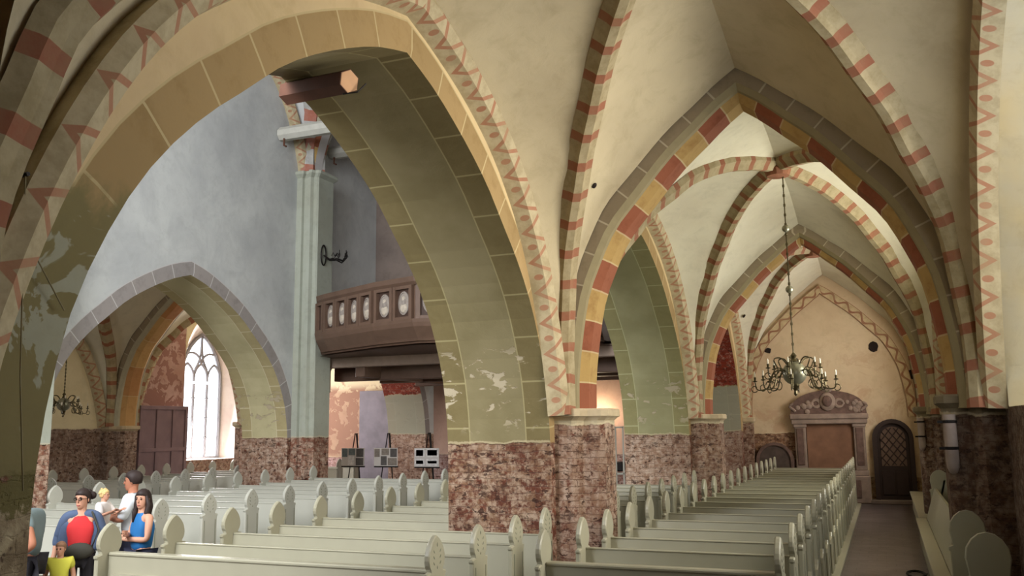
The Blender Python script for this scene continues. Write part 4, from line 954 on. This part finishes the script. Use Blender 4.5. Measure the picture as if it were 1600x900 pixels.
# cord, bracket and vent on near pier and vault
M_cord = flat('cord_olive', (134, 124, 92), .8)
root = empty('hanging_cord', (-3.93, 3.1, 3.62), 'thin cord hanging down the left pier from a small bracket', 'cord')
mb = MB(); mb.tube([(-.17, 0, 0), (.05, 0, .01)], .012, M_iron, 6); mb.build('bracket', M_iron, root)
mb = MB(); mb.tube([(.03, 0, 0), (.03, .02, -.4), (.02, .06, -1.0), (.02, .12, -1.55)], .004, M_cord, 6); mb.tube([(.03, 0, 0), (-.1, .15, -.3), (-.13, .42, -.62)], .004, M_cord, 6); mb.build('cord', M_cord, root)
mb = MB(); mb.tube([(.05 * math.cos(t * .6283), 0, .05 * math.sin(t * .6283)) for t in range(11)], .018, M_hole, 6); mb.ball((0, .01, 0), .04, M_hole, 8)
vh = mb.build('vault_hole', M_hole, label='small round dark hole in the vault right of the banded rib', cat='hole'); 
vh.scale = (.6, .6, .6); vh.location = (-3.29, 10.9, 5.44); vh.rotation_euler = Vector((.8, -.1, -.58)).to_track_quat('-Y', 'Z').to_euler()
vh2 = vh.copy(); SC.collection.objects.link(vh2); vh2.location = (-3.74, 27.65, 5.58); vh2.scale = (.9, .9, .9); vh2['label'] = 'tiny dark hole in the far vault beside the end wall, at its left'
# coiled cable on walkway floor
mb = MB(); mb.tube([(.28 + .12 * math.cos(t * .5) * (1 + t * .01), 15.6 + .35 * math.sin(t * .5), .015 + t * .0012) for t in range(26)], .012, M_iron, 6); mb.build('floor_cable', M_iron, label='loop of black cable lying on the walkway floor', cat='cable')

# ------------------------------------------------------------------ people
SKIN = flat('skin', (196, 146, 120), .6, .04); SKINT = flat('skin_tanned', (168, 112, 86), .6, .05)
def skin_obj(name, chain_pts, mat, parent, root_i=0, sub=2):
    """chain_pts: list of (name, parent name, (x,y,z), (rx, ry)); one continuous skinned surface"""
    names = {c[0]: i for i, c in enumerate(chain_pts)}
    me = bpy.data.meshes.new(name); me.from_pydata([c[2] for c in chain_pts], [(names[c[1]], i) for i, c in enumerate(chain_pts) if c[1]], [])
    o = bpy.data.objects.new(name, me); SC.collection.objects.link(o); o.parent = parent; me.materials.append(mat)
    m = o.modifiers.new('skin', 'SKIN'); m.use_smooth_shade = True
    bpy.context.view_layer.objects.active = o
    sv = me.skin_vertices[0].data
    for i, c in enumerate(chain_pts): r = c[3]; sv[i].radius = r if isinstance(r, tuple) else (r, r)
    sv[root_i].use_root = True
    s = o.modifiers.new('sub', 'SUBSURF'); s.levels = s.render_levels = sub
    return o
def person(name_label, loc, rz, h, skin, J, clothes, hair, head_rz=0, group=None, gender='f', glasses=False):
    k = h / 1.75; root = empty('person', loc, name_label, 'person', group, R(rz)); S = lambda p: tuple(q * k for q in p)
    D = dict(pel=(0, 0, .96), sp=(0, 0, 1.12), ch=(0, 0, 1.30), nb=(0, .01, 1.44), nk=(0, 0, 1.50), hd=(0, -.01, 1.60), ht=(0, 0, 1.66))
    for s, n in ((-1, 'r'), (1, 'l')):
        D.update({'sh' + n: (s * .17, .01, 1.41), 'el' + n: (s * .23, .03, 1.14), 'wr' + n: (s * .24, -.05, .90), 'hp' + n: (s * .09, 0, .92), 'kn' + n: (s * .10, -.01, .50), 'an' + n: (s * .11, .02, .09), 'to' + n: (s * .12, -.13, .04)})
    D.update(J)
    w = .9 if gender == 'f' else 1.0
    for n in 'rl': D['us' + n] = tuple(Vector(D['sh' + n]).lerp(Vector(D['el' + n]), .55)); D['sb' + n] = tuple(Vector(D['sh' + n]) * .78 + Vector(D['ch']) * .22)
    rad = dict(pel=(.145 * w, .105), sp=(.125 * w, .095), ch=(.145 * w, .105), nb=.07, nk=.052, hd=(.07, .085), ht=(.065, .08))
    def C(*ns, g=0.0, over={}):
        out = []
        for n, par in ns:
            r = over.get(n, rad.get(n)); 
            if n == 'nk' and g > 0: r = .012 - g
            if r is None: r = {'us': .052 * w, 'sb': .062 * w, 'sh': .062 * w, 'el': .042, 'wr': .028, 'hp': .085, 'kn': .058, 'an': .038, 'to': .035}[n[:2]]
            r = tuple((q + g) * k for q in (r if isinstance(r, tuple) else (r, r))); out.append((n, par, S(D[n]), r))
        return out
    chain = C(('pel', None), ('sp', 'pel'), ('ch', 'sp'), ('nb', 'ch'), ('nk', 'nb'), ('hd', 'nk'), ('ht', 'hd'), ('shr', 'ch'), ('elr', 'shr'), ('wrr', 'elr'), ('shl', 'ch'), ('ell', 'shl'), ('wrl', 'ell'),
              ('hpr', 'pel'), ('knr', 'hpr'), ('anr', 'knr'), ('tor', 'anr'), ('hpl', 'pel'), ('knl', 'hpl'), ('anl', 'knl'), ('tol', 'anl'))
    for s, n in ((-1, 'r'), (1, 'l')):
        e, wv = Vector(D['el' + n]), Vector(D['wr' + n]); d = (wv - e).normalized(); side = d.cross(Vector((0, 1, 0))); side = (side if side.length > .1 else Vector((1, 0, 0))).normalized(); fw = d.cross(side).normalized()
        palm = wv + d * .07; chain.append(('pm' + n, 'wr' + n, S(palm), (.036 * k, .02 * k)))
        for f_, (o, ln) in enumerate(((-.03, .062), (-.01, .075), (.01, .07), (.03, .055))):
            a = palm + side * o + d * .03; b = a + d * ln * .55 + fw * .012; c = b + d * ln * .4 + fw * .028
            chain += [('f%d%s' % (f_, n), 'pm' + n, S(a), (.0095 * k,) * 2), ('g%d%s' % (f_, n), 'f%d%s' % (f_, n), S(b), (.0088 * k,) * 2), ('h%d%s' % (f_, n), 'g%d%s' % (f_, n), S(c), (.0078 * k,) * 2)]
        a = wv + d * .035 + fw * .012 - side * .035; b = a + d * .035 - side * .022
        chain += [('t0' + n, 'wr' + n, S(a), (.012 * k,) * 2), ('t1' + n, 't0' + n, S(b), (.0095 * k,) * 2)]
    body = skin_obj('body', chain, skin, root)
    # head: shaped skull with face
    hd = empty('head', S(D['hd'])); hd.parent = root; hd.rotation_euler = (0, 0, R(head_rz))
    bpy.data.objects.remove(hd)
    hc = Vector(S(D['hd'])) + Vector((0, 0, .015 * k)); rot = Matrix.Rotation(R(head_rz), 3, 'Z'); T = lambda p: tuple(hc + rot @ (Vector(p) * k))
    mb = MB(); rings = []
    for (z, rx, ryf, ryb) in ((-.118, .012, .045, -.02), (-.11, .034, .072, .0), (-.085, .050, .082, .035), (-.05, .062, .086, .07), (-.015, .069, .088, .088), (.02, .074, .087, .098), (.06, .073, .084, .10), (.09, .062, .068, .088), (.112, .038, .042, .06), (.122, .006, .01, .015)):
        rings.append([T((rx * math.sin(a), (-ryf if math.cos(a) > 0 else -ryb) * math.cos(a), z)) for a in [i * 2 * math.pi / 20 for i in range(20)]])
    mb.loft(rings, skin, cap=True); mb.loft([[T((x * s_, y, z)) for x, y, z in ((-1, -.08, 0), (1, -.08, 0), (0, -.086 - o_, 0))] for s_, o_, z in ()] or [[T(p) for p in ((-.006, -.084, .02), (.006, -.084, .02), (.004, -.095, .02))], [T(p) for p in ((-.015, -.084, -.03), (.015, -.084, -.03), (0, -.112, -.028))], [T(p) for p in ((-.01, -.084, -.038), (.01, -.084, -.038), (0, -.096, -.038))]], skin, cap=True)
    for s in (-1, 1): mb.ball(T((s * .074, .01, -.005)), .022 * k, skin, 8, .4, .9, 1.4)
    fo = mb.build('head', skin, root, smooth=True)
    for s in (-1, 1): mb = MB(); mb.ball(T((s * .03, -.080, .008)), .011 * k, M_eye, 8); mb.box(*[tuple(map(f, zip(T((s * .045, -.094, .026)), T((s * .017, -.084, .032))))) for f in (min, max)], hair[0]); mb.build('eye', M_eye, fo)
    mb = MB(); mb.loft([[T((x, y, z)) for x, z in ((-.025, -.066), (0, -.060), (.025, -.066), (0, -.076))] for y in (-.078, -.091)], M_lip, cap=True); mb.build('mouth', M_lip, fo)
    if glasses:
        mb = MB()
        for s in (-1, 1): mb.tube([T((s * .032 + .022 * math.cos(t * .628), -.098, .006 + .017 * math.sin(t * .628))) for t in range(11)], .004 * k, M_iron, 6); mb.tube([T((s * .054, -.095, .01)), T((s * .08, .0, .01))], .003, M_iron, 5)
        mb.build('glasses', M_iron, fo)
    # hair
    mb = MB(); rings = []
    for (z, rx, ryf, ryb) in ((hair[1], .07, .0, .095), (-.02, .082, .02, .108), (.03, .086, .055, .115), (.055, .086, .092, .117), (.085, .078, .090, .108), (.115, .055, .062, .08), (.135, .02, .025, .03)):
        rings.append([T((rx * math.sin(a), (-ryf if math.cos(a) > 0 else -ryb) * math.cos(a) + .004, z)) for a in [i * 2 * math.pi / 20 for i in range(20)]])
    mb.loft(rings, hair[0], cap=True)
    if hair[2] == 'bun': mb.ball(T((-.01, .135, .06)), .055 * k, hair[0], 10); mb.ball(T((.06, .11, .04)), .05 * k, hair[0], 10)
    if hair[2] == 'long':
        for s in (-1, 1): mb.tube([T((s * .07, -.03, .05)), T((s * .085, .0, -.06)), T((s * .085, -.02, -.16)), T((s * .09, -.05, -.28))], .03 * k, hair[0], 8, [.02 * k, .035 * k, .04 * k, .015 * k])
        mb.tube([T((0, .06, .05)), T((0, .09, -.1)), T((0, .1, -.3))], .05, hair[0], 10, [.07 * k, .08 * k, .04 * k])
    if hair[2] == 'curly':
        rnd = random.Random(5)
        for i in range(26): a = rnd.random() * 6.28; zz = rnd.random(); mb.ball(T((.08 * math.cos(a) * (1.1 - zz * .6), .03 + .08 * math.sin(a) * (1.1 - zz * .6), .02 + zz * .11)), .028 * k, hair[0], 6)
    mb.build('hair', hair[0], root, smooth=True)
    for cn, mat, parts, g, over in clothes:
        skin_obj(cn, C(*parts, g=g, over=over), mat, root, 0)
    return root, D, k
M_eye = flat('eye_dark', (40, 30, 26), .3); M_lip = flat('lips', (168, 92, 84), .5)
H_DARK = flat('hair_dark_brown', (44, 32, 28), .6); H_BLOND = flat('hair_blond', (206, 176, 120), .7); H_BRN = flat('hair_light_brown', (140, 104, 78), .7)
C_red = flat('shirt_red', (190, 46, 48), .8, .06); C_den = flat('jacket_denim', (78, 92, 118), .85, .15, scale=9); C_blue = flat('top_blue', (36, 102, 158), .8, .05); C_white = flat('shirt_white', (206, 212, 216), .8, .05); C_grey = flat('shirt_grey_teal', (108, 122, 122), .85, .06)
C_yel = flat('shirt_yellow', (196, 192, 70), .8, .05); C_black = flat('trousers_dark', (48, 46, 50), .85, .06); C_tod = flat('toddler_white', (214, 206, 200), .8, .05); C_bag = flat('bag_olive_black', (58, 56, 48), .7); C_navy = flat('trousers_navy', (40, 42, 60), .85); C_shoe = flat('shoe_dark', (50, 44, 42), .6)
torso = (('pel', None), ('sp', 'pel'), ('ch', 'sp'), ('nb', 'ch'), ('nk', 'nb')); slv = (('shr', 'ch'), ('shl', 'ch')); tee = slv + (('usr', 'shr'), ('usl', 'shl')); strap = (('sbr', 'ch'), ('sbl', 'ch')); arms = (('elr', 'shr'), ('ell', 'shl')); fore = (('wrr', 'elr'), ('wrl', 'ell'))
legs = (('pel', None), ('hpr', 'pel'), ('knr', 'hpr'), ('anr', 'knr'), ('hpl', 'pel'), ('knl', 'hpl'), ('anl', 'knl'))
shoes = lambda c: [('trousers', c, legs, .016, {})]
def sleeve_end(D, f):   # short sleeve points
    for n in 'rl': a, b = Vector(D['sh' + n]), Vector(D['el' + n]); D['us' + n] = tuple(a.lerp(b, f))
def shoe(root, D, k):
    for n in 'rl':
        a = Vector(D['an' + n]) * k; t = Vector(D['to' + n]) * k
        mb = MB(); mb.lathe([(.03 * k, 0), (.05 * k, .004), (.052 * k, .03 * k), (.042 * k, .07 * k), (.03 * k, .09 * k)], ((a.x + t.x) / 2, (a.y + t.y) / 2, .0), C_shoe, 12, .95, 2.3); mb.build('shoe', C_shoe, root, smooth=True)
# woman with denim jacket
J = dict(elr=(-.26, .04, 1.14), wrr=(-.28, -.02, .93), ell=(.26, .04, 1.14), wrl=(.28, -.06, .92))
r_, D_, k_ = person('woman in denim jacket and red top with glasses, standing in the centre aisle', (-8.9, 8.15, 0), 40, 1.69, SKIN, J,
    [('trousers', C_black, legs, .016, {}), ('red_top', C_red, torso + strap, .035, {'nb': .04}), ('denim_jacket', C_den, (('nb', None), ('shr', 'nb'), ('shl', 'nb')) + arms, .022, {'nb': (.05, .045)})], (H_DARK, -.05, 'bun'), -25, glasses=True); shoe(r_, D_, k_)
for n, s in (('r', -1), ('l', 1)):   # jacket fronts and lower sleeves
    q = [('a', None, tuple(v * k_ for v in (s * .125, -.01, 1.40)), (.055 * k_, .105 * k_)), ('b', 'a', tuple(v * k_ for v in (s * .135, -.01, 1.25)), (.055 * k_, .125 * k_)), ('c', 'b', tuple(v * k_ for v in (s * .135, -.01, 1.05)), (.05 * k_, .125 * k_)), ('d', 'c', tuple(v * k_ for v in (s * .14, -.01, .98)), (.045 * k_, .12 * k_))]
    skin_obj('jacket_front', q, C_den, r_)
    a, b = Vector(D_['el' + n]), Vector(D_['wr' + n]); m_ = a.lerp(b, .45)
    skin_obj('jacket_sleeve', [('a', None, tuple(Vector(D_['sh' + n]) * k_), (.075 * k_,) * 2), ('b', 'a', tuple(a * k_), (.058 * k_,) * 2), ('c', 'b', tuple(m_ * k_), (.052 * k_,) * 2)], C_den, r_)
mb = MB(); mb.ball((.02, -.17, .98), .13, C_bag, 12, 1.2, .45, .75); mb.tube([(.14, -.13, 1.0), (.2, -.05, 1.2), (.12, -.08, 1.42)], .012, C_bag, 6)
bg = mb.build('waist_bag', C_bag, smooth=True); bg.location = (-8.9, 8.15, 0); bg.rotation_euler = (0, 0, R(40)); tag(bg, 'dark olive bag held at the waist of the woman in denim', 'bag')
# woman in blue top, arms folded
J = dict(elr=(-.22, -.05, 1.15), wrr=(.02, -.2, 1.2), ell=(.23, -.04, 1.13), wrl=(-.02, -.2, 1.14))
r_, D_, k_ = person('woman in sleeveless blue top with long dark hair and folded arms', (-8.4, 8.6, 0), -20, 1.66, SKIN, J,
    [('trousers', C_navy, legs, .016, {}), ('blue_top', C_blue, torso + strap, .04, {'nb': .05, 'pel': (.14, .10)})], (H_DARK, -.1, 'long'), 30); shoe(r_, D_, k_)
# man in white shirt
J = dict(elr=(-.22, -.08, 1.16), wrr=(-.1, -.28, 1.22), ell=(.22, -.06, 1.16), wrl=(.06, -.28, 1.2))
r_, D_, k_ = person('dark haired man in white shirt holding a blond toddler', (-9.12, 9.15, 0), -62, 1.85, SKINT, J,
    [('trousers', C_navy, legs, .016, {}), ('white_shirt', C_white, torso + slv + arms, .026, {'nb': .06})], (H_DARK, -.03, 'short'), 0, gender='m'); shoe(r_, D_, k_)
# toddler carried on his arm
J = dict(pel=(0, 0, .96), knr=(-.1, -.22, .84), anr=(-.1, -.2, .6), tor=(-.1, -.28, .57), knl=(.12, -.2, .84), anl=(.12, -.18, .6), tol=(.12, -.26, .57), elr=(-.22, -.12, 1.2), wrr=(-.15, -.3, 1.28), ell=(.22, -.12, 1.2), wrl=(.15, -.3, 1.28))
rt, D_, k_ = person('blond curly haired toddler in white carried by the man in the white shirt', (-9.16, 8.72, .62), 100, 1.02, SKIN, J,
    [('white_top', C_tod, torso + slv + arms, .03, {'nb': .06}), ('trousers', C_tod, legs, .016, {})], (H_BLOND, -.05, 'curly'), 10)
# boy in yellow
r_, D_, k_ = person('young boy in yellow T-shirt at the lower left corner', (-8.74, 7.74, 0), 45, 1.13, SKIN, {}, [('yellow_shirt', C_yel, torso + tee, .04, {'nb': .055}), ('trousers', C_black, legs, .018, {})], (H_BRN, -.03, 'short'), -20); shoe(r_, D_, k_)
# man in grey T-shirt
J = dict(elr=(-.2, .02, 1.12), wrr=(-.12, -.24, 1.0), ell=(.27, .15, 1.13), wrl=(.13, -.13, .97), nb=(0, -.02, 1.42), nk=(0, -.1, 1.46), hd=(0, -.2, 1.53), ht=(0, -.23, 1.58))
r_, D_, k_ = person('man in grey T-shirt half hidden behind the left pier, hands joined in front', (-8.80, 7.36, 0), -60, 1.78, SKINT, J,
    [('trousers', C_black, legs, .016, {}), ('grey_shirt', C_grey, torso + tee, .036, {'nb': .055})], (H_DARK, -.03, 'short'), 0, gender='m'); shoe(r_, D_, k_)
